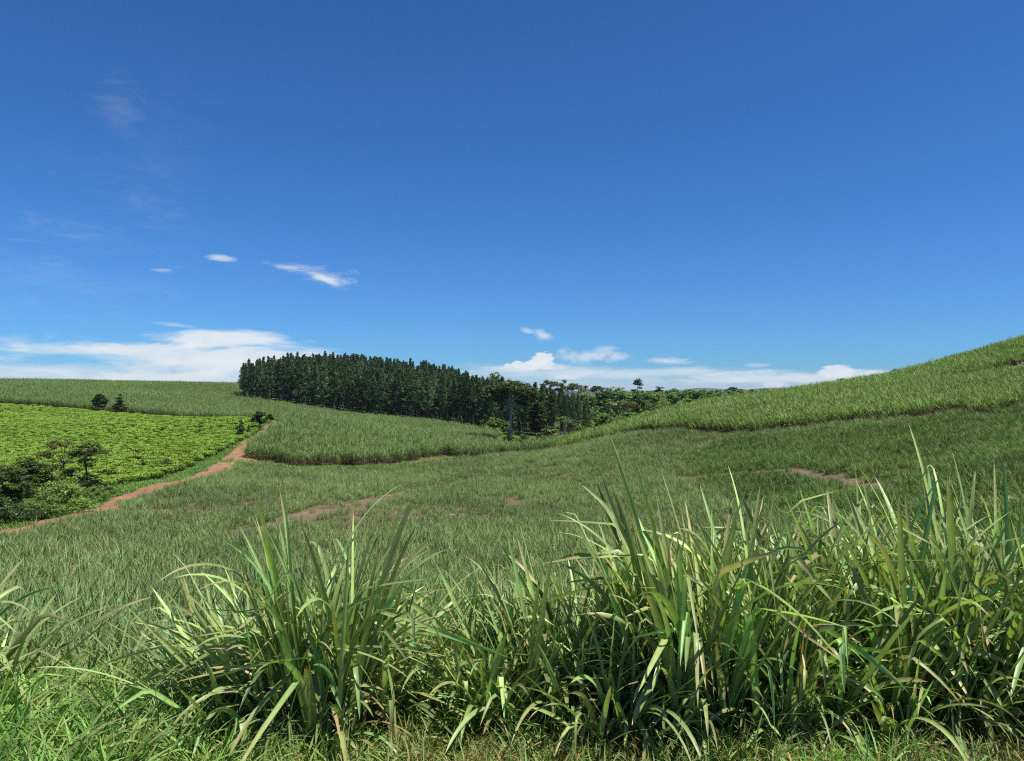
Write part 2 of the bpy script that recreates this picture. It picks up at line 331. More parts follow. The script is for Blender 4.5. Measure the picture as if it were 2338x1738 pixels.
ROAD = smooth_line(poly([(-500, 36), (0, 48), (100, 52), (200, 58), (280, 65.5), (390, 78), (460, 88), (515, 99), (556, 112), (598, 130), (634, 146), (676, 163)]))
SIDE = smooth_line(poly([(516, 101), (560, 102), (640, 102), (720, 103.5), (820, 105), (900, 106.5), (1000, 116), (1100, 124)]))
CARROAD = smooth_line(poly([(2180, 124), (2260, 121), (2338, 118), (2500, 113), (2900, 100)]))
TEA = poly([(-600, 62), (0, 76), (250, 80), (330, 84), (400, 92), (480, 106), (530, 116), (566, 128), (604, 148), (628, 164), (600, 164), (450, 174), (300, 185), (150, 193), (0, 200), (-600, 226)])
UPPER = poly([(-600, 229), (0, 203), (150, 196), (300, 188), (450, 177), (600, 167), (646, 170), (690, 176), (682, 160), (650, 145), (618, 127), (586, 114), (566, 107), (590, 104.6), (640, 104.6), (720, 106), (820, 107.5), (900, 109.5), (960, 115), (1000, 121), (1040, 122), (1050, 118), (1100, 120), (1125, 127), (1165, 133), (1290, 135), (1300, 142), (1235, 140), (1160, 139), (1118, 152), (1125, 185), (1140, 212), (1000, 236), (900, 247), (800, 256), (700, 262), (600, 268), (556, 270), (540, 268), (515, 272), (515, 282), (556, 286), (556, 380), (-600, 360)])
RIGHT = poly([(1262, 136), (1275, 131), (1340, 125), (1400, 121), (1480, 113), (1560, 108), (1650, 101), (1750, 96), (1850, 91), (1930, 89), (2010, 87), (2090, 82), (2170, 83), (2260, 76), (2338, 79), (2700, 72), (2700, 190), (2338, 180), (2000, 190), (1700, 190), (1527, 185), (1440, 165), (1350, 148), (1290, 150)])
YOUNG = poly([(-600, 7.5), (-600, 26), (0, 41), (60, 44), (100, 47.3), (160, 51.6), (200, 53.3), (280, 59.8), (340, 68), (390, 71.5), (460, 80), (520, 95), (560, 100), (640, 101), (720, 102.5), (820, 104), (900, 105.6), (1000, 114), (1040, 116.5), (1100, 118.5), (1125, 125), (1165, 131), (1265, 133), (1340, 124), (1400, 120), (1480, 112), (1560, 107), (1650, 100), (1750, 95), (1850, 90), (1930, 88), (2010, 86), (2090, 81), (2170, 82), (2260, 75), (2338, 78), (2700, 71), (2700, 6.6), (1900, 6.9), (1300, 7.3), (600, 7.5)])
VALLEY = poly([(1122, 156), (1160, 142), (1240, 143), (1300, 146), (1350, 150), (1440, 170), (1400, 230), (1300, 215), (1200, 212), (1145, 214)])
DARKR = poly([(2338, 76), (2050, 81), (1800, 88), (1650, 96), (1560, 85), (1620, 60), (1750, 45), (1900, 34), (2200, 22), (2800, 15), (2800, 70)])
# bare lines inside the young field (column, distance)
BARE = [(smooth_line(poly(p)), w) for p, w in (
    ([(560, 47), (640, 50.5), (700, 54), (760, 58)], .8), ([(760, 58), (840, 64), (920, 70)], .45), ([(660, 54), (760, 61), (880, 70), (960, 79), (1040, 90)], .55),
    ([(300, 58), (380, 57), (460, 56), (560, 60)], .9), ([(220, 66), (300, 64)], .6),
    ([(1562, 74), (1640, 70), (1720, 67), (1790, 64), (1860, 58), (1930, 52), (1990, 47)], .8), ([(1340, 68), (1400, 64), (1440, 58)], .4), ([(1400, 66), (1350, 80), (1290, 96)], .3),
    ([(1950, 50), (1990, 46), (2030, 42)], .7), ([(1040, 90), (1100, 100)], .3))]
THIN = [(poly([(px, Y)])[0], ra, s) for px, Y, ra, s in ((930, 57, 6, .85), (1000, 60, 5, .8), (1080, 72, 4, .5), (1250, 66, 5, .55), (1290, 74, 4, .6), (860, 52, 3.5, .8), (480, 60, 5, .6), (620, 62, 6, .55), (1020, 86, 4, .6), (1170, 70, 4, .6), (380, 50, 3, .5), (780, 48, 4, .7))]

def vnoise(x, y, s, seed=0):
    r_ = np.random.default_rng(seed); o = np.zeros_like(x)
    for k in range(6):
        a = r_.random()*6.28; f = s*(.6+1.3*r_.random()); ph = r_.random()*6.28
        o += np.sin((x*np.cos(a)+y*np.sin(a))*f+ph+1.5*np.sin((x*np.sin(a)-y*np.cos(a))*f*.7+ph*2))
    return o/6
def bare_w(x, y):
    """0 = full growth, 1 = bare soil"""
    b = np.zeros(x.shape)
    for P, w in BARE: b = np.maximum(b, np.clip(1.3-dist_line(P, x, y)/(w*1.5), 0, 1))
    n = .5+.5*vnoise(x, y, 1.1, 3)
    for c, ra, s in THIN: b = np.maximum(b, s*np.clip(1.25-np.hypot(x-c[0], (y-c[1]))/(ra*1.35), 0, 1)*np.clip(n*1.5, .35, 1))
    return np.clip(b, 0, 1)

# terrain sheet (polar grid round the camera, to the horizon)
azs = np.concatenate([np.arange(-180, -42, 3.0), np.arange(-42, 42, .22), np.arange(42, 180.1, 3.0)])
rs = np.concatenate([[0.0], np.geomspace(1.5, 700, 720), np.geomspace(720, 16000, 50)])
AA, RR = np.meshgrid(np.radians(azs), rs, indexing='ij')
X = np.sin(AA)*RR; Y_ = np.cos(AA)*RR; Z = ground(X, Y_)
na, nr = X.shape
V = np.stack([X, Y_, Z], -1).reshape(-1, 3)
i = np.arange(na-1)[:, None]*nr; j = np.arange(nr-1)[None]
Fq = np.stack([i+j, i+j+1, i+nr+j+1, i+nr+j], -1).reshape(-1, 4)[:, ::-1]
flat = V[:, 0], V[:, 1]
soil = np.array([.115, .078, .045]); red = np.array([.34, .185, .10]); green = np.array([.055, .10, .022]); litter = np.array([.22, .17, .085])
col = np.tile(green, (len(V), 1))
my = inside(YOUNG, *flat); col[my] = soil*.75+green*.25
mu_ = inside(UPPER, *flat) | inside(RIGHT, *flat); col[mu_] = np.array([.07, .05, .028])
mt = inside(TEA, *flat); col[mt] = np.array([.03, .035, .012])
near = (np.hypot(*flat) < 8); col[near] = litter*.6+green*.3
sel = np.where(my)[0]; b = bare_w(V[sel, 0], V[sel, 1])[:, None]
nn_ = (.5+.5*vnoise(V[sel, 0], V[sel, 1], .25, 11))[:, None]
barecol = (red*.36+litter*.45)*nn_+(np.array([.14, .115, .09]))*(1-nn_)
col[sel] = col[sel]*(1-b)+barecol*b
for c in ((1055, 1060, 118.5), (2290, 2338, 121)):
    pass
bank = (flat[0] > wx(2230, 120)) & (flat[1] > 119) & (flat[1] < 125); col[bank] = np.array([.24, .19, .12])
fr = np.hypot(*flat) > 340; col[fr] = np.array([.035, .06, .028])
col *= (1+.18*vnoise(V[:, 0], V[:, 1], 2.2, 5))[:, None]
m = bpy.data.materials.new('ground_soil'); m.use_nodes = True; t = m.node_tree; n = t.nodes; l = t.links
p = n['Principled BSDF']; at = n.new('ShaderNodeAttribute'); at.attribute_name = 'Col'; ge = n.new('ShaderNodeNewGeometry'); z1 = n.new('ShaderNodeTexNoise'); z1.inputs['Scale'].default_value = 3; z1.inputs['Detail'].default_value = 8; z1.inputs['Roughness'].default_value = .75
l.new(ge.outputs['Position'], z1.inputs['Vector']); mr = n.new('ShaderNodeMapRange'); l.new(z1.outputs[0], mr.inputs[0]); mr.inputs[1].default_value = .3; mr.inputs[2].default_value = .7; mr.inputs[3].default_value = .4; mr.inputs[4].default_value = 1.55
sc_ = n.new('ShaderNodeVectorMath'); sc_.operation = 'SCALE'; l.new(at.outputs['Color'], sc_.inputs[0]); l.new(mr.outputs[0], sc_.inputs['Scale']); l.new(sc_.outputs[0], p.inputs['Base Color'])
p.inputs['Roughness'].default_value = .95; p.inputs['Specular IOR Level'].default_value = .15
bp = n.new('ShaderNodeBump'); bp.inputs['Strength'].default_value = .5; bp.inputs['Distance'].default_value = .2; l.new(z1.outputs[0], bp.inputs['Height']); l.new(bp.outputs[0], p.inputs['Normal'])
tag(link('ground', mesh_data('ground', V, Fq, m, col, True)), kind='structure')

def strip(name, line, w, mat, lift=.045, wobble=.35, seed=0):
    n_ = len(line); T = np.gradient(line, axis=0); T /= np.linalg.norm(T, axis=1)[:, None]; Nn = np.stack([-T[:, 1], T[:, 0]], 1)
    r_ = np.random.default_rng(seed); ww = w/2*(1+wobble*(r_.random(n_)-.5)); ks = 9
    pts = []
    for k in range(ks):
        s = -1+2*k/(ks-1); pts.append(line+Nn*(ww*s)[:, None])
    Pp = np.stack(pts, 1).reshape(-1, 2)
    s_ = np.tile(np.linspace(-1, 1, ks), n_)
    rut = -.05*np.exp(-((np.abs(s_)-.45)/.14)**2)+.02*np.exp(-(s_/.2)**2)
    z = ground(Pp[:, 0], Pp[:, 1])+lift+.06+rut-(np.abs(s_) > .95)*.12
    Vv = np.column_stack([Pp, z]); i = np.arange(n_-1)[:, None]*ks; j = np.arange(ks-1)[None]
    Ff = np.stack([i+j, i+j+1, i+ks+j+1, i+ks+j], -1).reshape(-1, 4)[:, ::-1]
    return tag(link(name, mesh_data(name, Vv, Ff, mat, None, True)), kind='structure')
strip('dirt_road', ROAD, 3.6, MT['dirt'], seed=1)
strip('dirt_track', SIDE, 2.3, MT['dirt'], lift=.03, seed=2)
strip('hill_road', CARROAD, 4.0, MT['dirt'], seed=3)
# rounded apron where the two tracks meet
ap = poly([(500, 97), (560, 100.5), (620, 101), (590, 106), (572, 112), (545, 108)])
cxy = ap.mean(0); ring = smooth_line(np.vstack([ap, ap[:1]]), 8)[:-1]
vv = [(*cxy, gz(*cxy)+.13)]; ff = []
for s in (.33, .66, 1.0):
    q = cxy+(ring-cxy)*s; vv += list(np.column_stack([q, ground(q[:, 0], q[:, 1])+.13-(s == 1)*.2]))
m_ = len(ring); tri = []
for k in range(m_): tri.append((0, 1+k, 1+(k+1) % m_, 0))
me = bpy.data.meshes.new('track_junction')
faces = [(0, 1+k, 1+(k+1) % m_) for k in range(m_)]
for s in range(2):
    for k in range(m_): faces.append((1+s*m_+k, 1+(s+1)*m_+k, 1+(s+1)*m_+(k+1) % m_, 1+s*m_+(k+1) % m_))
me.from_pydata([tuple(map(float, v)) for v in vv], [], faces); me.materials.append(MT['dirt']); me.polygons.foreach_set('use_smooth', [True]*len(faces))
tag(link('track_junction', me), kind='structure')

# distant hills
def hills(name, Yd, pts, thick, colr):
    P = smooth_line(pts, 16); n_ = len(P); acc = []
    r_ = np.random.default_rng(4)
    for k in range(5):
        f = k/4; yy = Yd+(k-2)*thick/4; prof = [0, .8, 1, .75, 0][k]
        acc.append(np.column_stack([(P[:, 0]-CX)/F*Yd, np.full(n_, yy), -22+CAMZ+prof*((HY-P[:, 1])/F*Yd+22+r_.normal(size=n_)*Yd*.00035)]))
    Vv = np.stack(acc, 1).reshape(-1, 3); i = np.arange(n_-1)[:, None]*5; j = np.arange(4)[None]
    Ff = np.stack([i+j, i+j+1, i+5+j+1, i+5+j], -1).reshape(-1, 4)
    mt_ = solid_mat(name+'_cover', tuple(np.array(colr)*.7), colr, .01, .95, bump=0)
    return tag(link(name, mesh_data(name, Vv, Ff, mt_, None, True)), kind='structure')
hills('far_hills', 7000, [(1200, 896), (1400, 893), (1560, 891), (1590, 887), (1620, 887), (1650, 893), (1730, 893), (1745, 887), (1800, 886), (1860, 889), (2000, 894), (2200, 895)], 1600, (.04, .07, .04))
hills('distant_ridge', 11000, [(-900, 894), (-300, 892), (200, 894), (700, 893), (1100, 893), (1300, 893), (1450, 894), (1700, 893), (1950, 893), (2300, 891), (2900, 894)], 2500, (.05, .08, .05))

# ------------------------------------------------------------------ scatter helper
PROTO = bpy.data.collections.new('plant_sources')
def proto_set(name, meshes):
    c = bpy.data.collections.new(name)
    for k, me in enumerate(meshes):
        o = bpy.data.objects.new(name+'_%02d' % k, me); c.objects.link(o)
    return c
def scatter(name, x, y, coll, nproto, smin, smax, label=None, tiltmax=.12, align=.7, sink=.03, seed=0, rot=None, zs=None):
    r_ = np.random.default_rng(seed+100); n_ = len(x); z = ground(x, y)-sink
    gx, gy = slope(x, y)
    if rot is None: rot = r_.random(n_)*6.2832
    rx = align*np.arctan(gy)+r_.normal(size=n_)*tiltmax; ry = -align*np.arctan(gx)+r_.normal(size=n_)*tiltmax
    # matrix: R = Rtilt * Rz(rot); euler of that product
    from mathutils import Euler
    eul = np.zeros((n_, 3))
    cz, sz = np.cos(rot), np.sin(rot); cx_, sx_ = np.cos(rx), np.sin(rx); cy_, sy_ = np.cos(ry), np.sin(ry)
    Rx = np.zeros((n_, 3, 3)); Rx[:, 0, 0] = 1; Rx[:, 1, 1] = cx_; Rx[:, 1, 2] = -sx_; Rx[:, 2, 1] = sx_; Rx[:, 2, 2] = cx_
    Ry = np.zeros((n_, 3, 3)); Ry[:, 1, 1] = 1; Ry[:, 0, 0] = cy_; Ry[:, 0, 2] = sy_; Ry[:, 2, 0] = -sy_; Ry[:, 2, 2] = cy_
    Rz = np.zeros((n_, 3, 3)); Rz[:, 2, 2] = 1; Rz[:, 0, 0] = cz; Rz[:, 0, 1] = -sz; Rz[:, 1, 0] = sz; Rz[:, 1, 1] = cz
    Mx = Ry @ Rx @ Rz
    eul[:, 1] = -np.arcsin(np.clip(Mx[:, 2, 0], -1, 1)); eul[:, 0] = np.arctan2(Mx[:, 2, 1], Mx[:, 2, 2]); eul[:, 2] = np.arctan2(Mx[:, 1, 0], Mx[:, 0, 0])
    me = bpy.data.meshes.new(name); me.vertices.add(n_); me.vertices.foreach_set('co', np.column_stack([x, y, z]).astype(np.float32).ravel())
    a = me.attributes.new('rot', 'FLOAT_VECTOR', 'POINT'); a.data.foreach_set('vector', eul.astype(np.float32).ravel())
    s = smin+(smax-smin)*r_.random(n_)
    if zs is not None: s = s*zs
    a = me.attributes.new('scl', 'FLOAT', 'POINT'); a.data.foreach_set('value', s.astype(np.float32))
    a = me.attributes.new('idx', 'INT', 'POINT'); a.data.foreach_set('value', r_.integers(0, nproto, n_).astype(np.int32))
    o = link(name, me)
    g = bpy.data.node_groups.new(name+'_nodes', 'GeometryNodeTree')
    g.interface.new_socket('Geometry', in_out='INPUT', socket_type='NodeSocketGeometry'); g.interface.new_socket('Geometry', in_out='OUTPUT', socket_type='NodeSocketGeometry')
    gi = g.nodes.new('NodeGroupInput'); go = g.nodes.new('NodeGroupOutput'); ip = g.nodes.new('GeometryNodeInstanceOnPoints'); ci = g.nodes.new('GeometryNodeCollectionInfo')
    ci.inputs['Collection'].default_value = coll; ci.inputs['Separate Children'].default_value = True; ci.inputs['Reset Children'].default_value = True
    def na_(nm, ty):
        q = g.nodes.new('GeometryNodeInputNamedAttribute'); q.data_type = ty; q.inputs[0].default_value = nm; return [s_ for s_ in q.outputs if s_.enabled and s_.name == 'Attribute'][0]
    lk = g.links; lk.new(gi.outputs[0], ip.inputs['Points']); lk.new(ci.outputs[0], ip.inputs['Instance']); ip.inputs['Pick Instance'].default_value = True
    lk.new(na_('idx', 'INT'), ip.inputs['Instance Index']); lk.new(na_('rot', 'FLOAT_VECTOR'), ip.inputs['Rotation']); lk.new(na_('scl', 'FLOAT'), ip.inputs['Scale'])
    lk.new(ip.outputs[0], go.inputs[0])
    md = o.modifiers.new('scatter', 'NODES'); md.node_group = g
    tag(o, label, None, None, 'stuff')
    return o
def grid_pts(P, step, seed, jit=.5, maxaz=46, stepf=None):
    r_ = np.random.default_rng(seed)
    x0, y0 = P.min(0); x1, y1 = P.max(0)
    gx, gy = np.meshgrid(np.arange(x0, x1, step), np.arange(y0, y1, step)); gx = gx.ravel()+(r_.random(gx.size)-.5)*step*2*jit; gy = gy.ravel()+(r_.random(gy.size)-.5)*step*2*jit
    k = inside(P, gx, gy) & (np.abs(np.degrees(np.arctan2(gx, gy))) < maxaz); return gx[k], gy[k]

# ------------------------------------------------------------------ plant sources
def cane_cols(n_, r, base, var=.22, yel=.0, hue=.13):
    b = np.array(base)[None]*(1+var*r.normal(size=(n_, 1)).clip(-2, 1.6)); b = np.repeat(b, 1, 0)
    k = r.random(n_) < yel; b[k] = np.array([.26, .24, .10])*(1+.2*r.normal(size=(k.sum(), 1)))
    b[:, 0] *= 1+hue*r.normal(size=n_).clip(-1.5, 2); return np.clip(b, .01, .8)
def young_patch(seed, rad=.8, plants=10, nbl=12, L0=.82, w=.027, segs=3, base=(.178, .262, .092), yel=.09):
    r = np.random.default_rng(seed); n_ = plants*nbl
    pr = rad*np.sqrt(r.random(plants)); pa = r.random(plants)*6.283
    b = np.repeat(np.column_stack([pr*np.cos(pa), pr*np.sin(pa), np.zeros(plants)]), nbl, 0)+np.column_stack([r.normal(size=(n_, 2))*.04, np.zeros(n_)])
    hs = np.repeat(.75+.5*r.random(plants), nbl)
    V, Fq, c = blades(b, L0*hs*(.6+.6*r.random(n_)), .05+.5*r.random(n_), r.random(n_)*6.283, w*(.7+.6*r.random(n_)), .3+1.5*r.random(n_)**1.5, segs, cane_cols(n_, r, base, yel=yel), 0, 1.7, twist=r.normal(size=n_)*.6)
    return mesh_data('young_patch', V, Fq, MT['young'], c)
def tall_patch(seed, rad=1.0, plants=10, nbl=13, H=2.55, base=(.155, .245, .075), mat='tall', w=.045, yel=.03):
    r = np.random.default_rng(seed); A = Acc(); n_ = plants*nbl
    pr = rad*np.sqrt(r.random(plants)); pa = r.random(plants)*6.283; ph = H*(.8+.3*r.random(plants))
    bx = pr*np.cos(pa); by = pr*np.sin(pa)
    # stalks
    nb = plants*3; sb = np.column_stack([np.repeat(bx, 3)+r.normal(size=nb)*.09, np.repeat(by, 3)+r.normal(size=nb)*.09, np.zeros(nb)])
    A.add(*blades(sb, np.repeat(ph, 3)*.6, .04+.12*r.random(nb), r.random(nb)*6.28, np.full(nb, .045), .05*np.ones(nb), 1, np.tile([.17, .14, .06], (nb, 1))))
    # green leaves from the upper stalk
    hz = np.repeat(ph, nbl)*(.18+.37*r.random(n_))
    b = np.column_stack([np.repeat(bx, nbl)+r.normal(size=n_)*.09, np.repeat(by, nbl)+r.normal(size=n_)*.09, hz])
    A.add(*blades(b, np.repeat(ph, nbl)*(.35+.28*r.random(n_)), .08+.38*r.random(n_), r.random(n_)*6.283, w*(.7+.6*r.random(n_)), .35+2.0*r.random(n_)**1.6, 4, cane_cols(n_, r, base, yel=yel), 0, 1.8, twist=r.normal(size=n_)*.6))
    # dry leaves hanging low
    nd = plants*9; b = np.column_stack([np.repeat(bx, 9)+r.normal(size=nd)*.1, np.repeat(by, 9)+r.normal(size=nd)*.1, H*(.08+.36*r.random(nd))])
    dc = np.array([[.15, .095, .045]])*(.6+.8*r.random((nd, 1)))
    A.add(*blades(b, .5+.4*r.random(nd), .5+.6*r.random(nd), r.random(nd)*6.283, np.full(nd, .035), 1.8+.6*r.random(nd), 3, dc))
    return A.mesh('tall_patch', MT[mat])

# sugar cane fields ---------------------------------------------------------
upP = proto_set('upper_cane', [tall_patch(10+k) for k in range(6)])
x, y = grid_pts(UPPER, 1.45, 21)
r_ = np.random.default_rng(3)
k = (y < 345); x, y = x[k], y[k]
k = ~((dist_line(poly([(1010, 122), (1025, 119)]), x, y) < 1.2)); x, y = x[k], y[k]
scatter('sugarcane_field', x, y, upP, 6, .92, 1.12, 'tall green sugarcane field rising to the pine stand and the left skyline', seed=1, zs=1+.06*vnoise(x, y, .12, 8))
rtP = proto_set('hill_cane', [tall_patch(30+k, H=1.95, base=(.185, .29, .068), w=.05, yel=.09) for k in range(6)])
x, y = grid_pts(RIGHT, 1.3, 22)
k = (dist_line(CARROAD, x, y) > 3.4) & ~((x > wx(2235, 120)) & (y > 119.5) & (y < 125.5)) & ~((x > wx(2180, 115)) & (y > 108) & (y < 121) & (vnoise(x, y, .3, 2) > 1)); x, y = x[k], y[k]
scatter('hill_sugarcane_field', x, y, rtP, 6, .85, 1.15, 'yellow-green sugarcane covering the slope of the right-hand hill', seed=2, zs=1+.1*vnoise(x, y, .25, 9))
# low cane on the track side of the hill road (in front of the car)
# young cane -------------------------------------------------------------------
yP = proto_set('young_cane', [young_patch(50+k) for k in range(6)])
yN = proto_set('young_cane_near', [young_patch(60+k, .45, 7, 13, .85, .026, 5, yel=.05) for k in range(6)])
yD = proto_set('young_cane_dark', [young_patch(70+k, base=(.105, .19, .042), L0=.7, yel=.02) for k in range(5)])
x, y = grid_pts(YOUNG, 1.0, 23)
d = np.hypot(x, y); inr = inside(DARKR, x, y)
b = bare_w(x, y); bf = np.maximum(b, bare_w(x, y+1.2)); bf = np.maximum(bf, bare_w(x, y+2.6)*.8); keep = (r_.random(len(x)) > b*.74) & (d > 22)
zs = 1-.55*np.clip(bf, 0, 1)+.13*vnoise(x, y, .2, 4)+.22*vnoise(x, y, .9, 14)+.10*np.sin((x*.35+y)*4.2)
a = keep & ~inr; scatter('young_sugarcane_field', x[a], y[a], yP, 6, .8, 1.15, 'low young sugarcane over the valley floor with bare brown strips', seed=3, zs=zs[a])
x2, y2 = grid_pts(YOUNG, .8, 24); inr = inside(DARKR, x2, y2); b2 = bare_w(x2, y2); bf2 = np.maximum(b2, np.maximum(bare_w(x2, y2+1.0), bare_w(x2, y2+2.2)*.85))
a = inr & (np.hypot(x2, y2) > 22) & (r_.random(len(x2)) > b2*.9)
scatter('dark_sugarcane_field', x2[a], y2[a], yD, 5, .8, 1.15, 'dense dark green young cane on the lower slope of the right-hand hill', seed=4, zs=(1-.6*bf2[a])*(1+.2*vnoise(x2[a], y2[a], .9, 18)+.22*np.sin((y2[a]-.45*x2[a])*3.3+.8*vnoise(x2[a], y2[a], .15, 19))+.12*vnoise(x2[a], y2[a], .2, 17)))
x, y = grid_pts(YOUNG, .52, 25); d = np.hypot(x, y); a = (d <= 23) & (y > 7.3)
x, y = x[a], y[a]
zs = np.clip(1.0+.18*vnoise(x, y, .5, 6)+.35*np.clip((x-1)/6, 0, 1)*np.clip((16-y)/8, 0, 1), .5, 1.7)
scatter('near_sugarcane_field', x, y, yN, 6, .8, 1.2, 'young sugarcane growing just below the roadside clumps', seed=5, zs=zs)

# tea --------------------------------------------------------------------------
def tea_bush(seed):
    r = np.random.default_rng(seed); n_ = 420; u = np.sqrt(r.random(n_)); a = r.random(n_)*6.283
    lob = 1+.12*np.sin(3*a+seed)+.08*np.sin(7*a)
    P = np.column_stack([.78*u*np.cos(a)*lob, .58*u*np.sin(a)*lob, .72-.34*u**5+.045*r.normal(size=n_)])
    c = np.array([[.215, .365, .040]])*(.75+.5*r.random((n_, 1))); c[:, 0] *= .8+.5*r.random(n_)
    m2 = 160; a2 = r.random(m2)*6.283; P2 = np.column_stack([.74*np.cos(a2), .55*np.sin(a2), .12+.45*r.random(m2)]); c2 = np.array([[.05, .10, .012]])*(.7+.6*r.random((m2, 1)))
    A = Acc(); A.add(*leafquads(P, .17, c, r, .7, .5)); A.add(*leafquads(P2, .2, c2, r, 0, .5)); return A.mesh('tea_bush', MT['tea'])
teaP = proto_set('tea', [tea_bush(k) for k in range(6)])
r2 = np.random.default_rng(12)
gx, gy = np.meshgrid(np.arange(-150, 0, 1.22), np.arange(60, 232, 1.22)); gx = gx.ravel(); gy = gy.ravel()
gx = gx+.3*r2.normal(size=gx.size); gy = gy+.16*r2.normal(size=gy.size)+.35*np.sin(gx*.11)+.25*np.sin(gx*.43)
k = inside(TEA, gx, gy) & (np.abs(np.degrees(np.arctan2(gx, gy))) < 46) & (r2.random(gx.size) > .07) & (vnoise(gx, gy, .9, 31) > -.58)
scatter('tea_field', gx[k], gy[k], teaP, 6, .92, 1.16, 'bright lime green tea bushes clipped flat in close rows', tiltmax=.05, seed=6, rot=.12*r2.normal(size=k.sum()), zs=np.clip(1+.1*vnoise(gx[k], gy[k], .8, 7)+.06*r2.normal(size=k.sum()), .75, 1.25))

# grass on the verge of the track, in the valley and by the pines -----------------
gP = proto_set('short_grass', [young_patch(80+k, .8, 18, 11, .26, .035, 2, base=(.17, .31, .055), yel=.02) for k in range(4)])
for me_ in [o.data for o in gP.objects]: me_.materials[0] = MT['grass']
GS = poly([(-600, 34), (0, 51), (100, 55), (200, 61), (280, 69), (390, 82), (460, 92), (515, 103), (545, 112), (530, 115), (480, 105), (400, 91), (330, 83), (250, 79), (0, 75), (-600, 62)])
x, y = grid_pts(GS, .95, 26); k = dist_line(ROAD, x, y) > 2.6; x1, y1 = x[k], y[k]
x, y = grid_pts(ROAD[[0, -1]]*0+np.array([[-60, 20], [0, 180]]), 1.0, 27) if False else (np.array([]), np.array([]))
x3, y3 = grid_pts(poly([(500, 264), (560, 268), (560, 288), (500, 288)]), 1.0, 28)
rd = smooth_line(ROAD[::12], 40); t_ = r_.random((900, 2)); ii = (t_[:, 0]*(len(rd)*.62)).astype(int)
off = rd[ii]+np.column_stack([r_.normal(size=900)*.55, r_.normal(size=900)*.4]); km = (vnoise(off[:, 0], off[:, 1], .25, 15) > .6)
x4, y4 = off[km, 0], off[km, 1]
for LN, hw, nn2 in ((ROAD, 2.0, 620), (SIDE, 1.15, 260)):
    q_ = r_.random(nn2)*(len(LN)-1.01); i0 = q_.astype(int); fr_ = (q_-i0)[:, None]; pp = LN[i0]*(1-fr_)+LN[i0+1]*fr_; tt_ = LN[i0+1]-LN[i0]; tt_ /= np.linalg.norm(tt_, axis=1)[:, None]+1e-9
    sg = np.where(r_.random(nn2) < .5, -1, 1)*(hw+.35*r_.normal(size=nn2)); e_ = pp+np.stack([-tt_[:, 1], tt_[:, 0]], 1)*sg[:, None]
    ke = (vnoise(e_[:, 0], e_[:, 1], .8, 27) > -.15); x4 = np.concatenate([x4, e_[ke, 0]]); y4 = np.concatenate([y4, e_[ke, 1]])
scatter('verge_grass', np.concatenate([x1, x3, x4]), np.concatenate([y1, y3, y4]), gP, 4, .8, 1.3, 'short fresh green grass beside the red dirt track', seed=7)
vP = proto_set('valley_growth', [young_patch(90+k, .9, 10, 12, .75, .05, 3, base=(.19, .29, .06), yel=.02) for k in range(4)])
x, y = grid_pts(VALLEY, 1.2, 29)
scatter('valley_grass', x, y, vP, 4, .8, 1.2, 'tall rank grass in the hollow round the big trees', seed=8)

# roadside grass at the bottom of the view -----------------------------------------
def grass_tuft(seed, L0, base, nb=34, w=.011, yel=.1):
    r = np.random.default_rng(seed); b = np.column_stack([r.normal(size=(nb, 2))*.07, np.zeros(nb)])
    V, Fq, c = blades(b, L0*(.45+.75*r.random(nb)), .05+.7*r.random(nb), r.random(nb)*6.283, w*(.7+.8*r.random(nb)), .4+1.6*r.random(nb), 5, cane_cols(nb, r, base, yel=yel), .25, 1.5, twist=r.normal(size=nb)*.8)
    return mesh_data('grass_tuft', V, Fq, MT['verge'], c)
rgP = proto_set('roadside', [grass_tuft(k, .34+.06*(k % 3), (.16, .28, .06) if k % 3 else (.19, .30, .06)) for k in range(8)])
dryP = proto_set('roadside_dry', [grass_tuft(20+k, .28, (.30, .24, .10), yel=.5) for k in range(5)])
r3 = np.random.default_rng(9)
n_ = 9500; x = -8+17*r3.random(n_); y = 3.2+3.6*r3.random(n_)
dens = .5+.5*vnoise(x, y, 1.4, 41); dry = np.clip((x+1)/5, 0, 1)*.62+.14
isdry = r3.random(n_) < dry*(.35+.9*(1-dens)); edge = 5.95-.15*vnoise(x, x*0, 1.5, 2)-.55*np.clip((x+2.4)/1.6, 0, 1)
k = (~isdry) & (r3.random(n_) < .25+.9*dens) & (y < edge)
zs = (.55+.55*dens)*(1+.8*np.clip(-(x+1.4)/2.2, 0, 1))*(1-.25*np.clip(x/3, 0, 1))
scatter('roadside_grass', x[k], y[k], rgP, 8, .8, 1.35, 'bright green unmown grass along the roadside at the bottom of the view', seed=10, zs=zs[k], tiltmax=.2)
k = isdry & (y < edge+.3)
scatter('dry_roadside_grass', x[k], y[k], dryP, 5, .7, 1.2, 'straw coloured dead grass under the cane clumps', seed=11, tiltmax=.4)
# low weeds filling between clumps and the field
n_ = 2600; x = -9+20*r3.random(n_); y = 5.45+2.7*r3.random(n_)
mP = proto_set('mid_grass', [grass_tuft(40+k, .62, (.12, .22, .06), 26, .018, .16) for k in range(6)])
scatter('rank_grass', x, y, mP, 6, .7, 1.25, 'knee-high rank grass between the cane clumps', seed=12, tiltmax=.2, zs=.8+.35*(.5+.5*vnoise(x, y, 1.1, 55)))

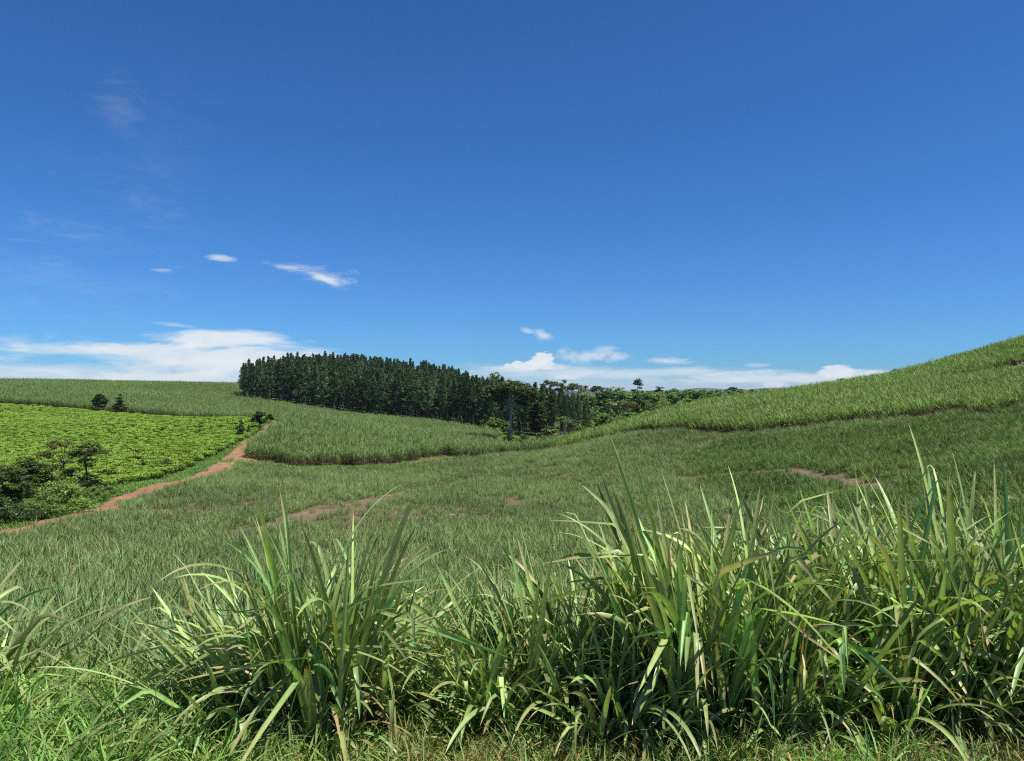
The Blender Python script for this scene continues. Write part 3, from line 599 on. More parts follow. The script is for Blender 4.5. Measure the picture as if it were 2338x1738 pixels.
# ------------------------------------------------------------------ roadside cane clumps (one thing each)
def clump(px, Y, H, nst, spread, lean, seed, label, dryf=.2, leafn=7):
    r = np.random.default_rng(seed); x0 = wx(px, Y); z0 = gz(x0, Y); root = empty('sugarcane_clump', (x0, Y, z0-.03))
    tag(root, label, 'cane clump', 'sugarcane clumps along the roadside')
    rad = .10+.035*math.sqrt(nst)
    a = r.random(nst)*6.283; q = rad*np.sqrt(r.random(nst)); sx = q*np.cos(a); sy = q*np.sin(a)
    tilt = np.abs(.04+spread*(q/rad)*(.4+.9*r.random(nst))); saz = a+r.normal(size=nst)*.5
    # lean of the whole clump
    vx = np.sin(tilt)*np.cos(saz)+lean; vy = np.sin(tilt)*np.sin(saz); tilt = np.arcsin(np.clip(np.hypot(vx, vy), 0, .95)); saz = np.arctan2(vy, vx)
    sl = H*(.20+.22*r.random(nst))
    S = Acc()
    for k in range(nst):
        d = np.array([math.sin(tilt[k])*math.cos(saz[k]), math.sin(tilt[k])*math.sin(saz[k]), math.cos(tilt[k])])
        t_ = np.linspace(0, 1, 6)[:, None]; P = np.array([sx[k], sy[k], -.02])+d*sl[k]*t_
        rr = np.linspace(.014, .009, 6)*(.8+.5*r.random())*np.array([1, 1, 1.05, 1, 1.05, 1])
        g_ = np.array([.16, .20, .06]) if r.random() < .6 else np.array([.24, .18, .08])
        V_, F_ = tube(P, rr, 6); S.add(V_, F_, g_*(.7+.6*r.random()))
    link('stalks', S.mesh('cane_stalks', MT['fg'], True), root)
    G = Acc(); n_ = nst*leafn; kk = np.repeat(np.arange(nst), leafn); f = .15+.85*r.random(n_)
    d = np.column_stack([np.sin(tilt[kk])*np.cos(saz[kk]), np.sin(tilt[kk])*np.sin(saz[kk]), np.cos(tilt[kk])])
    b = np.column_stack([sx[kk], sy[kk], np.zeros(n_)])+d*(sl[kk]*f)[:, None]
    Lf = H*(.50+.42*r.random(n_)**1.1)*np.where(r.random(n_) < .25, .7, 1); Lf = np.minimum(Lf, H*1.05)
    la = saz[kk]+r.normal(size=n_)*.9; lt = np.clip(tilt[kk]*(.7+.5*r.random(n_))+.02+.24*r.random(n_)*(1.15-f*.7), .01, 1.3)
    dr = .10+1.9*r.random(n_)**2.8
    ki = np.where(r.random(n_) < .4, .9+1.2*r.random(n_), 0); kp = .35+.55*r.random(n_)
    cols = cane_cols(n_, r, (.192, .305, .092), .32, .05, .09)
    pale = r.random(n_) < .3; cols[pale] = np.minimum(cols[pale]*np.array([1.6, 1.42, 1.45]), .6)
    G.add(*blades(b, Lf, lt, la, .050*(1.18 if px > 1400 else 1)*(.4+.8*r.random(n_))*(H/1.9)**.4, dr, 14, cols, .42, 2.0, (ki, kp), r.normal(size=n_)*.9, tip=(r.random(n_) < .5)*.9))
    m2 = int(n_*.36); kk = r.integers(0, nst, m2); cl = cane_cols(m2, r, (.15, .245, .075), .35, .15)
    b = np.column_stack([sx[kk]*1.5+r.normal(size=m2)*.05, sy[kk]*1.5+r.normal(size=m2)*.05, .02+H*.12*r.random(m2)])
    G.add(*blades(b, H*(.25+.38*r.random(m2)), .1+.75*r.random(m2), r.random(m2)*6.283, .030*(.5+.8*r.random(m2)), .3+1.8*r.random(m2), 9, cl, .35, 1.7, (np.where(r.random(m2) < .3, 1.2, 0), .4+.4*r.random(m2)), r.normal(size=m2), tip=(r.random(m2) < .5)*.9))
    m3 = 6+nst//4; cl = np.array([[.27, .36, .12]])*(.75+.55*r.random((m3, 1))); cl[:, 0] *= .8+.4*r.random(m3); fa = -1.57+1.25*r.normal(size=m3)
    b = np.column_stack([rad*1.1*np.cos(fa), rad*1.1*np.sin(fa), .05+.32*r.random(m3)])
    G.add(*blades(b, .55+.5*r.random(m3), .25+.5*r.random(m3), fa+.5*r.normal(size=m3), .036*(.6+.7*r.random(m3)), 1.1+1.3*r.random(m3), 12, cl, .4, 1.3, None, r.normal(size=m3)*.8, tip=(r.random(m3) < .6)*.9))
    link('leaves', G.mesh('cane_leaves', MT['fg'], True), root)
    D = Acc(); nd = int(n_*dryf)+8; kk = r.integers(0, nst, nd)
    b = np.column_stack([sx[kk], sy[kk], .05+H*.30*r.random(nd)]); cols = np.array([[.34, .27, .11]])*(.55+.7*r.random((nd, 1))); cols[:, 1] *= .85+.25*r.random(nd)
    D.add(*blades(b, H*(.2+.3*r.random(nd)), .3+.7*r.random(nd), r.random(nd)*6.283, .034*(.5+.6*r.random(nd)), .8+1.9*r.random(nd), 10, cols, .3, 1.4, None, r.normal(size=nd)*1.6))
    link('dry_leaves', D.mesh('dry_cane_leaves', MT['fg'], True), root)
    return root
clump(-120, 5.57, 1.50, 22, .42, .35, 101, 'cane clump cut by the left edge, leaves sweeping in to the right')
clump(735, 5.39, 1.79, 30, .16, .06, 102, 'tall upright cane clump left of centre with dark spear-like shoots', .3)
clump(615, 5.46, 1.41, 26, .35, -.42, 103, 'sprawling cane clump left of centre fanning its leaves low to the left', .22)
clump(850, 5.80, 1.50, 16, .4, .28, 104, 'cane clump leaning right behind the tall upright clump left of centre')
clump(545, 6.30, 1.31, 10, .25, .0, 105, 'small upright cane clump showing behind the sprawling clump at left')
clump(1030, 6.00, 1.20, 14, .4, .0, 106, 'low loose cane clump in the gap left of the centre')
clump(1235, 5.72, 1.43, 24, .34, -.12, 107, 'cane clump at the centre leaning left with pale bent leaves', .25)
clump(1335, 6.02, 1.41, 20, .3, .05, 108, 'cane clump just right of the centre, shorter than its right neighbour')
clump(1450, 6.50, 1.41, 16, .3, .1, 109, 'cane clump set back between the centre and the tall dark clump')
clump(1590, 5.50, 2.00, 30, .2, -.06, 110, 'tall dense dark cane clump right of centre, tallest spears to the horizon side', .3)
clump(1475, 5.80, 1.28, 16, .4, -.1, 111, 'cane clump with one broad pale arching leaf, left of the tall dense clump')
clump(1710, 5.88, 1.89, 24, .28, .12, 112, 'cane clump with bent-over leaf tips, right of the tall dense clump')
clump(1830, 5.57, 1.55, 22, .35, -.1, 113, 'cane clump with yellowing lower leaves in the right third')
clump(1940, 6.02, 1.89, 24, .28, .0, 114, 'broad cane clump in the right third behind the yellowing one')
clump(2060, 5.65, 1.79, 24, .3, .05, 115, 'dense cane clump third from the right edge', .3)
clump(2200, 5.88, 2.03, 28, .3, .0, 116, 'tall cane clump second from the right edge with many crossing leaves', .3)
clump(2340, 5.57, 1.84, 26, .36, -.1, 117, 'cane clump cut by the right edge of the view', .3)
clump(1650, 6.90, 1.79, 18, .3, .1, 118, 'cane clump of the back row behind the tall dense clump')
clump(1880, 7.20, 1.79, 20, .3, -.05, 119, 'cane clump of the back row in the right third')
clump(2110, 7.00, 1.89, 20, .3, .0, 120, 'cane clump of the back row near the right edge')
clump(2310, 6.80, 1.99, 20, .3, .0, 121, 'rearmost cane clump at the right edge')
clump(1140, 7.00, 1.28, 14, .3, .0, 122, 'thin cane clump of the back row at the centre')

clump(1110, 5.70, 1.14, 16, .4, .1, 123, 'short bright cane clump in the front row just left of the centre clump')
clump(1400, 5.45, 1.18, 16, .42, .0, 124, 'short spreading cane clump in the front row between the centre and the tall dense clump')
clump(1770, 5.35, 1.23, 16, .42, .1, 125, 'short cane clump in the front row with drooping yellowed leaves, right third', .4)
clump(1990, 5.30, 1.18, 16, .42, -.1, 126, 'short cane clump in the front row left of the dense clump near the right edge', .4)
clump(2140, 5.40, 1.27, 16, .42, .0, 127, 'short cane clump in the front row before the second tallest clump at right', .4)
clump(940, 5.75, 0.95, 12, .5, .1, 128, 'lowest cane tuft in the front row right of the tall upright clump')
clump(1530, 7.10, 1.89, 18, .22, .0, 129, 'upright cane clump of the back row with spears above the tall dense clump')
clump(1790, 7.30, 1.89, 18, .25, .0, 130, 'upright cane clump of the back row in the right third, thin spears')

# ------------------------------------------------------------------ trees
def tree_meshes(seed, H, trunk_top, tr, blobs_, nleaf, lsize, col, bark='bark', varc=.3, lean=(0, 0), aspect=.55, up=.5, limb=.35, dry=None):
    """blobs_: (x,y,z,rx,ry,rz) crown masses; returns trunk mesh, crown mesh"""
    r = np.random.default_rng(seed); T = Acc(); zt = trunk_top; k = 7; t_ = np.linspace(0, 1, k)
    wob = np.cumsum(r.normal(size=(k, 2))*tr*.35, 0); wob[0] = 0
    P = np.column_stack([wob[:, 0]+lean[0]*t_**1.5, wob[:, 1]+lean[1]*t_**1.5, t_*zt-.15])
    T.add(*tube(P, tr*(1-.55*t_)*np.where(t_ < .1, 1.35, 1), 8), np.array([.5, .5, .5]))
    Cc = Acc(); vol = np.array([(b_[3]*b_[4]+b_[3]*b_[5]+b_[4]*b_[5]) for b_ in blobs_]); vol /= vol.sum()
    for b_, v in zip(blobs_, vol):
        c = np.array(b_[:3]); rad = np.array(b_[3:6])
        f = np.clip((c[2]-rad[2]*.8)/zt, .35, .98)
        s0 = np.array([np.interp(f, t_, P[:, 0]), np.interp(f, t_, P[:, 1]), f*zt-.15]); mid = (s0+c)/2+np.array([0, 0, -.12*np.linalg.norm(c-s0)])+r.normal(size=3)*.1*rad.mean()
        tt = np.linspace(0, 1, 6)[:, None]; Q = (1-tt)**2*s0+2*tt*(1-tt)*mid+tt**2*c
        T.add(*tube(Q, tr*limb*np.linspace(1, .3, 6), 5), np.array([.5, .5, .5]))
        for q in range(3):
            e = c+rad*r.normal(size=3)*.5; T.add(*tube(np.linspace(Q[3], e, 4), tr*limb*np.linspace(.4, .12, 4), 4), np.array([.5, .5, .5]))
        nb = max(6, int(nleaf*1.7*v)); nt_ = max(5, int(nb/34)+2)
        dirs = r.normal(size=(nt_, 3)); dirs[:, 2] = dirs[:, 2]*.8+.25; dirs /= np.linalg.norm(dirs, axis=1)[:, None]
        tc_ = c+dirs*rad*(.45+.55*r.random((nt_, 1))); g = r.integers(0, nt_, nb)
        Pp = tc_[g]+r.normal(size=(nb, 3))*rad.mean()*np.array([.2, .2, .11])
        tone = (1+varc*r.normal(size=nt_))[g]*(.85+.3*r.random(nb)); cc = np.array([1.95, 1.8, 1.5])*np.array(col)[None]*np.clip(tone, .35, 1.9)[:, None]
        if dry is not None:
            kd = (r.random(nt_) < dry[1])[g]; cc[kd] = np.array(dry[0])*np.clip(tone[kd], .5, 1.6)[:, None]
        Cc.add(*leafquads(Pp, lsize*1.35, np.clip(cc, .005, .8), r, up, aspect))
    return T.mesh('trunk', MT[bark], True), Cc.mesh('crown', MT['tree'])
def place_tree(name, meshes, H, px, Y, top_py, label, cat='tree', group=None, rz=0, wide=1.0, y_off=0):
    x = wx(px, Y); z = gz(x, Y); h = zpy(top_py, Y)-z; s = h/H
    o = empty(name, (x, Y, z), rz); o.scale = (s*wide, s*wide, s); tag(o, label, cat, group)
    link('trunk', meshes[0], o); link('crown', meshes[1], o); return o
def ring_blobs(r, n_, z0, z1, R0, rb, flat=.6, jit=.3, top=True):
    o = []
    for k in range(n_):
        a = 6.283*k/n_+r.random()*.8; q = R0*(.55+.5*r.random()); s = rb*(.75+.5*r.random())
        o.append((q*math.cos(a), q*math.sin(a), z0+(z1-z0)*r.random(), s, s, s*flat))
    if top: o.append((0, 0, z1, rb*1.1, rb*1.1, rb*flat))
    return o
rr = np.random.default_rng(77)
def kind_round(seed, H=10, col=(.06, .11, .03), n=2200, ls=.4, **k):
    r = np.random.default_rng(seed); return tree_meshes(seed, H, H*.55, H*.022, ring_blobs(r, 6, H*.38, H*.62, H*.26, H*.17, .8)+ring_blobs(r, 4, H*.62, H*.8, H*.15, H*.15, .8)+[(0, 0, H*.84, H*.15, H*.15, H*.13)], n, ls, col, **k)
def kind_umbrella(seed, H=12, col=(.06, .10, .03), n=2200, ls=.4, **k):
    r = np.random.default_rng(seed); return tree_meshes(seed, H, H*.72, H*.02, ring_blobs(r, 8, H*.76, H*.9, H*.36, H*.14, .42)+ring_blobs(r, 3, H*.86, H*.94, H*.14, H*.13, .42), n, ls, col, **k)
def kind_tall(seed, H=14, col=(.05, .09, .035), n=1600, ls=.4, **k):
    r = np.random.default_rng(seed); return tree_meshes(seed, H, H*.85, H*.014, ring_blobs(r, 4, H*.5, H*.7, H*.15, H*.09, .6, top=False)+ring_blobs(r, 5, H*.76, H*.92, H*.12, H*.1, .7), n, ls, col, **k)
def kind_bush(seed, H=3, col=(.07, .13, .03), n=1800, ls=.22, wide=1.0, **k):
    r = np.random.default_rng(seed); return tree_meshes(seed, H, H*.4, H*.03, ring_blobs(r, 7, H*.2, H*.5, H*.5*wide, H*.3, .85)+ring_blobs(r, 4, H*.5, H*.75, H*.25*wide, H*.26, .8), n, ls, col, **k)

# the tall emergent tree and its dark neighbour
H = 17
bl = []
for a_, q, z, s in ((180, 5.2, 13.6, 2.0), (205, 3.8, 14.6, 2.2), (150, 3.6, 14.8, 2.1), (170, 6.6, 14.9, 1.3), (0, 4.4, 14.2, 2.1), (25, 3.2, 15.2, 1.9), (-30, 3.4, 14.0, 2.0), (5, 5.8, 14.8, 1.4), (90, 2.5, 15.2, 2.2), (270, 2.4, 15.0, 2.2), (45, 1.2, 15.9, 1.8), (190, 2.0, 12.2, 1.5), (10, 2.8, 11.9, 1.3), (230, 1.5, 16.1, 1.5), (120, 4.4, 12.4, 1.2), (185, 4.6, 12.3, 1.7), (-5, 4.4, 12.2, 1.6), (170, 2.2, 11.0, 1.1), (10, 3.8, 10.9, 1.0), (200, 6.0, 13.4, 1.5), (-8, 5.6, 13.4, 1.4)):
    bl.append((q*math.cos(R(a_)), q*math.sin(R(a_)), z-.3, s*1.25, s*1.25, s*.8))
big = tree_meshes(201, H, 14.4, .42, bl, 8200, .42, (.040, .056, .022), 'palebark', .3, limb=.38)
place_tree('emergent_tree', big, H, 1165, 175, 868, 'tallest tree in the hollow, long pale bare trunk under a wide flat dark crown')
bl = []
for k in range(13):
    z = 3.4+k*.62; w = 2.1*math.sin(math.pi*min(.93, .22+.74*(k/12)))
    for q in range(3):
        a_ = rr.random()*6.28; bl.append((w*.6*math.cos(a_), w*.6*math.sin(a_), z, w*.8, w*.8, .7))
dk = tree_meshes(202, 11.6, 9.5, .2, bl, 4200, .42, (.022, .034, .013), 'bark', .5, up=.9)
place_tree('dense_tree', dk, 11.6, 1226, 185, 912, 'dense blackish column-shaped tree in the hollow right of the tallest tree')
place_tree('flowering_bush', kind_bush(203, 4.5, (.085, .115, .038), 2600, .3, 1.1, dry=((.25, .20, .03), .12)), 4.5, 1257, 182, 974, 'rounded pale olive bush with yellow patches beside the dense blackish tree', 'bush')
place_tree('vine_covered_shrub', kind_bush(226, 4, (.030, .050, .016), 1100, .3, .7), 4, 1160, 173.5, 986, 'narrow dark leafy growth wrapped round the base of the tallest trunk', 'shrub')
place_tree('shrub', kind_bush(204, 4, (.045, .075, .022), 1300, .3), 4, 1195, 172, 988, 'dark green shrub at the foot of the tallest tree in the hollow', 'shrub')
place_tree('shrub', kind_bush(205, 4, (.07, .12, .032), 1300, .3), 4, 1132, 219, 948, 'light green shrub standing out against the dark lower trunks of the pines', 'shrub')
place_tree('broadleaf_tree', kind_round(206, 12, (.075, .11, .04), 1800, .4), 12, 1133, 330, 845, 'round-crowned grey-green tree rising above the right end of the pine stand', rz=1)
place_tree('loose_tree', tree_meshes(207, 14, 10.5, .24, [(-3.4, 0, 11.4, 1.4, 1.4, 1.1), (-1.6, 0, 12.9, 1.6, 1.6, .9), (.4, 0, 12.3, 1.8, 1.8, 1.2), (2.6, 0, 12.2, 1.3, 1.3, .8), (3.7, 0, 13.2, .9, .9, .7), (1.3, .5, 10.6, 1.3, 1.3, .8), (-.8, 0, 10.4, 1.4, 1.4, .9)], 1500, .4, (.055, .09, .035), 'palebark'), 14, 1262, 300, 866, 'airy tree with open upper branches and gaps of sky, left of the flat-topped pair')
place_tree('flat_topped_tree', kind_umbrella(208, 12, (.055, .09, .03), 1700, .4), 12, 1308, 305, 875, 'broad flat-topped tree on the skyline just right of the airy tree')
place_tree('flat_topped_tree', kind_umbrella(209, 12, (.045, .075, .028), 1700, .4), 12, 1362, 330, 880, 'dark spreading tree on the skyline at the dip right of the pines')
place_tree('feathery_tree', kind_round(210, 12, (.12, .155, .07), 1100, .38, bark='palebark'), 12, 1408, 330, 876, 'pale feathery thin-leaved tree on the skyline')
place_tree('slim_tree', tree_meshes(211, 14, 12.5, .2, [(0, 0, 12.8, 1.7, 1.7, 1.2), (.7, 0, 11.5, 1.5, 1.5, .9), (-.9, 0, 11.8, 1.2, 1.2, .8), (-1.9, 0, 8.9, 1.5, 1.3, .6), (-.9, 0, 7.8, 1.2, 1.2, .6), (.8, 0, 9.8, .9, .9, .6)], 1300, .36, (.032, .055, .028)), 14, 1457, 360, 864, 'slim tall tree with a round top and one side tier standing above the skyline')
place_tree('dark_tree', kind_tall(212, 12, (.03, .05, .027), 1500, .38), 12, 1504, 380, 882, 'dark ragged tree on the skyline right of the slim two-tier tree', wide=1.2)
place_tree('umbrella_tree', kind_umbrella(213, 9, (.10, .11, .04), 1700, .32, dry=((.17, .125, .04), .45), bark='palebark'), 9, 1424, 235, 915, 'spreading tree with orange and rusty brown foliage over bare branches', wide=1.25)
place_tree('small_tree', kind_umbrella(214, 8, (.06, .10, .03), 900, .34, bark='palebark'), 8, 1308, 212, 958, 'small pale-trunked tree with layered light green leaves in front of the last pines')
place_tree('small_tree', kind_umbrella(215, 8, (.065, .11, .03), 900, .34, bark='palebark'), 8, 1288, 214, 950, 'small light green layered tree against the last pines, left of the pale-trunked one')
place_tree('dark_tree', kind_tall(216, 11, (.03, .055, .022), 1500, .4), 11, 1378, 290, 893, 'dark narrow tree standing in the pale green thicket below the skyline', wide=1.3)
place_tree('broadleaf_tree', kind_umbrella(217, 11, (.035, .075, .025), 1800, .4), 11, 1675, 430, 884, 'broad dark green layered tree on the skyline near the hill slope', wide=1.1)
place_tree('dark_tree', kind_round(218, 10, (.025, .042, .025), 1400, .4), 10, 1600, 430, 889, 'blackish green round tree in front of the far blue hill')
place_tree('dark_tree', kind_round(219, 10, (.028, .05, .026), 1400, .4), 10, 1725, 450, 890, 'dark tree between the broad layered tree and the hill slope')
place_tree('dark_tree', kind_round(220, 10, (.022, .042, .02), 1400, .4), 10, 1765, 440, 890, 'last dark round tree where the skyline meets the cane hill')
place_tree('rusty_tree', kind_umbrella(221, 9, (.11, .075, .045), 1300, .35), 9, 1640, 330, 906, 'low tree with dull reddish brown foliage at the edge of the cane hill', wide=1.1)
place_tree('broadleaf_tree', kind_round(222, 10, (.09, .15, .045), 1600, .38), 10, 1566, 400, 889, 'light green rounded tree on the skyline left of the blackish one')
# shrubs poking over the right-hand hill
place_tree('shrub', kind_umbrella(223, 6, (.05, .085, .03), 500, .3), 6, 1922, 172, 863, 'bush top showing over the cane skyline, the lower of three', 'shrub')
place_tree('shrub', kind_umbrella(224, 6, (.05, .085, .03), 500, .3), 6, 2045, 168, 842, 'dark bush top on the cane skyline, the middle one of three', 'shrub')
place_tree('shrub', kind_umbrella(225, 6, (.05, .08, .03), 400, .3), 6, 2150, 166, 819, 'small bush top highest on the cane skyline', 'shrub')

# left: small trees on the field borders
bt = [kind_round(230+k, 5, (.026, .042, .017), 2400, .3) for k in range(3)]
kc = [tree_meshes(240+k, 5, 4.2, .09, [(0, 0, 1.4+.5*q, 1.35-.17*q, 1.35-.17*q, .48) for q in range(7)], 1000, .26, (.030, .048, .02)) for k in range(2)]
place_tree('border_tree', bt[0], 5, 227, 188, 896, 'rounded dark tree, the left one of the pair between tea and cane')
place_tree('border_tree', kc[0], 5, 274, 187, 898, 'pointed dark tree, the right one of the pair between tea and cane', wide=1.35)
place_tree('border_tree', kc[1], 5, 549, 131, 955, 'slender upright small tree in the tea corner above the dirt road', wide=1.0)
place_tree('border_tree', kc[0], 5, 567, 134, 971, 'smallest conical sapling in the tea corner above the dirt road', rz=2)
place_tree('border_tree', bt[1], 5, 592, 138, 936, 'leafy dark tree left of two at the top bend of the dirt road', wide=1.05)
place_tree('border_tree', bt[2], 5, 616, 146, 944, 'wider dark tree right of two at the top bend of the dirt road', wide=1.15)
place_tree('sapling', kind_umbrella(244, 4, (.05, .08, .02), 350, .2), 4, 381, 86, 1047, 'thin see-through sapling alone at the lower edge of the tea', wide=.7)
# left: cluster by the track
H = 7.5
ac = tree_meshes(250, H, 4.4, .13, ring_blobs(np.random.default_rng(5), 9, 5.2, 6.6, 2.6, .95, .4)+[(-.5, 0, 6.9, 1.2, 1.2, .4), (1.0, .3, 3.0, .9, .9, .7), (.5, 0, 2.4, 1.0, 1.0, .8), (-.7, 0, 3.6, .7, .7, .6)], 3600, .16, (.055, .075, .022), 'bark', .35, dry=((.13, .12, .035), .3))
place_tree('acacia_tree', ac, H, 148, 74, 1000, 'flat-topped thin-leaved tree with forked bare stems in front of the tea', wide=1.2)
dt = tree_meshes(251, 7, 5.5, .13, ring_blobs(np.random.default_rng(6), 5, .8, 1.9, .9, .95, .9)+[(0, 0, 2.2, 1.0, 1.0, .9), (0, 0, 4.4, .8, .8, .7), (.2, 0, 5.4, .9, .9, .6), (-.9, 0, 5.7, .9, .9, .3), (1.3, 0, 5.8, 1.1, 1.1, .3), (.3, 0, 6.5, 1.2, 1.2, .35), (1.9, 0, 3.2, .9, .9, .35)], 4200, .17, (.026, .042, .014), 'bark', .45, dry=((.12, .17, .03), .16))
place_tree('dark_bushy_tree', dt, 7, 198, 70, 1010, 'very dark tree with a dense skirt of leaves right of the flat-topped one', wide=1.35)
place_tree('spreading_tree', kind_round(252, 6, (.045, .075, .02), 4600, .17, dry=((.10, .10, .03), .35)), 6, 66, 66, 1040, 'olive and ochre tinted spreading tree left of the flat-topped one', wide=1.45)
place_tree('spreading_tree', kind_round(253, 6, (.045, .075, .02), 4200, .17, dry=((.10, .11, .03), .25)), 6, 5, 58, 1052, 'leafy olive tree cut by the left edge', wide=1.3)
place_tree('dark_shrub', kind_bush(254, 4, (.028, .045, .016), 3000, .17), 4, 62, 61, 1108, 'blackish shrub under the ochre tinted tree', 'shrub')
for k, (px, Y, top, cl, lb) in enumerate((
        (-10, 52, 1128, (.035, .06, .02), 'dark green thicket shrub at the left edge above the track'), (40, 53, 1143, (.04, .065, .022), 'shadowy shrub second from the left edge above the track'),
        (95, 56, 1120, (0.069, 0.125, 0.031), 'mid green shrub third from the left edge above the track'), (142, 59, 1098, (0.088, 0.156, 0.037), 'fresh green shrub below the flat-topped tree'),
        (120, 63, 1088, (0.075, 0.138, 0.033), 'leafy shrub between the blackish shrub and the flat-topped tree'), (180, 61.5, 1108, (0.081, 0.150, 0.035), 'fresh green shrub below the very dark tree'),
        (222, 66, 1107, (0.075, 0.138, 0.035), 'low green shrub right of the very dark tree'), (250, 70, 1108, (0.062, 0.119, 0.030), 'smallest shrub at the right end of the thicket'),
        (20, 58, 1100, (.04, .07, .02), 'tall dark shrub behind the left-edge thicket'), (165, 66, 1092, (0.075, 0.138, 0.033), 'shrub hidden among the stems of the flat-topped tree'))):
    place_tree('thicket_shrub', kind_bush(260+k, 3, cl, 3400, .15, 1.25), 3, px, Y, top, lb, 'shrub', 'thicket shrubs beside the dirt track', rz=k)

# forest of mixed trees in the dip and beyond -----------------------------------
fk = [kind_round(300+k, 10, c_, 1200, .45) for k, c_ in enumerate(((.065, .135, .038), (.09, .17, .05), (.035, .075, .024), (.08, .145, .045), (.12, .165, .05)))]
fl = ['bright mid green rounded tree in the mixed wood', 'light green rounded tree in the mixed wood', 'dark green rounded tree in the mixed wood', 'soft green rounded tree in the mixed wood', 'yellowish green rounded tree in the mixed wood']
r4 = np.random.default_rng(15)
def skyl(px): return np.interp(px, [1280, 1340, 1400, 1480, 1560, 1640, 1720, 1800, 1900], [901, 894, 889, 885, 884, 886, 883, 886, 895])
cells = []
for Y in (226, 250, 280, 312, 345, 380, 420, 465):
    step = 5.2 if Y < 350 else 6.5
    for xx in np.arange(wx(1335, Y), wx(1830, Y), step):
        cells.append((xx+r4.normal()*1.2, Y+r4.normal()*6))
nF = 0
for (xx, Y) in cells:
    px = CX+xx/Y*F
    if px < 1345 and Y < 300: continue
    if Y < 240 and not (1350 < px < 1420 or px > 1450): continue
    if Y < 260 and px > 1560: continue
    z = gz(xx, Y); h = 8+7*r4.random() if Y > 300 else 4.5+5*r4.random()
    cap = zpy(skyl(px)+r4.random()*8, Y)-z; h = min(h, cap)
    if h < 2.5: h = 2.5
    ki = int(r4.choice(5, p=[.3, .25, .12, .2, .13]))
    o = empty('forest_tree', (xx, Y, z), r4.random()*6); s = h/10; wd = s*(1.1+.5*r4.random()); o.scale = (wd, wd, s)
    tag(o, fl[ki], 'tree', 'trees of the mixed wood, '+('bright', 'light', 'dark', 'soft green', 'yellowish')[ki]+' kind')
    wh = 'near the hollow' if px < 1480 else ('in the middle stretch' if px < 1640 else 'beside the cane hill'); fb = 'front' if Y < 320 else 'back'
    o['label'] = fl[ki].replace('in the mixed wood', fb+' of the mixed wood, '+wh); o['group'] = 'mixed wood, '+fb+', '+wh+', '+('bright', 'light', 'dark', 'soft green', 'yellowish')[ki]+' kind'
    link('trunk', fk[ki][0], o); link('crown', fk[ki][1], o); nF += 1
# undergrowth below them
uP = proto_set('undergrowth', [kind_bush(400+k, 3, c_, 500, .4)[1] for k, c_ in enumerate(((.07, .15, .03), (.09, .17, .04), (.05, .10, .025)))])
UG = poly([(1330, 218), (1420, 205), (1600, 225), (1900, 260), (1900, 480), (1340, 480), (1300, 300)])
x, y = grid_pts(UG, 4.2, 71); scatter('undergrowth', x, y, uP, 3, .8, 1.4, 'bright green bushy undergrowth between the trees beyond the hollow', seed=21)

# ------------------------------------------------------------------ pine plantation
def pine(seed, H=18.0, cb=.36, TN=1.0):
    r = np.random.default_rng(seed); T = Acc(); t_ = np.linspace(0, 1, 8); wob = np.cumsum(r.normal(size=(8, 2))*.06, 0)
    T.add(*tube(np.column_stack([wob, t_*H-.2]), .19*(1-.9*t_)+.01, 6), np.array([.5, .5, .5]))
    Cc = Acc(); P = []; Dd = []; tone = []
    z = H*cb*.75
    while z < H-.3:
        f = (z-H*cb)/(H*(1-cb)); Lb = (2.3*(1-max(f, 0))**.95*(1 if f < .8 else .75)+.05)*(.75+.5*r.random()) if f > 0 else 1.6*r.random()+.6
        nb = 5 if f > 0 else 2
        a0 = r.random()*6.28
        for q in range(nb):
            a = a0+6.283*q/nb+r.normal()*.25; Lq = Lb*(.7+.5*r.random()); rise = (.35+.5*max(f, 0)) if f > 0 else .05
            e = np.array([math.cos(a)*Lq, math.sin(a)*Lq, rise*Lq]); s0 = np.array([wob[min(7, int(z/H*7))][0], wob[min(7, int(z/H*7))][1], z])
            T.add(*tube(np.linspace(s0, s0+e, 3), np.array([.05, .03, .012])*(1-.5*max(f, 0)), 3), np.array([.5, .5, .5]))
            k = int(7+9*Lq) if f > 0 else 5; u = .3+.75*r.random(k)
            P.append(s0+e*u[:, None]+r.normal(size=(k, 3))*np.array([.2, .2, .13])*(1 if f < .75 else .5)); tn = 1+.25*r.normal(); tone.append(np.full(k, tn*TN)*(.8+.4*r.random(k)))
            Dd.append(np.tile(e/np.linalg.norm(e)+np.array([0, 0, .8]), (k, 1)))
        z += .55+.25*r.random()
    P.append(np.column_stack([r.normal(size=(16, 2))*.06, H-1.3*r.random(16)])); tone.append(np.ones(16)); Dd.append(np.tile([0, 0, 3.], (16, 1)))
    P = np.concatenate(P); tone = np.concatenate(tone); Dd = np.concatenate(Dd)
    # each tuft: three narrow crossed needle sheaves
    VV = []; n_ = len(P)
    for q in range(3):
        d = Dd+r.normal(size=(n_, 3))*.55; d /= np.linalg.norm(d, axis=1)[:, None]; s = np.cross(d, r.normal(size=(n_, 3))); s /= np.linalg.norm(s, axis=1)[:, None]
        Ls = (.32+.25*r.random(n_))[:, None]; ws = .10
        VV.append(np.stack([P-s*ws*.4, P+s*ws*.4, P+d*Ls+s*ws, P+d*Ls-s*ws], 1))
    V_ = np.concatenate(VV).reshape(-1, 3); col = np.array([[.105, .160, .068]])*np.clip(np.tile(tone, 3), .4, 1.8)[:, None]; col = np.repeat(col, 4, 0)
    return T.mesh('pine_trunk', MT['bark'], True), mesh_data('pine_crown', V_, np.arange(len(V_)).reshape(-1, 4), MT['pine'], col)
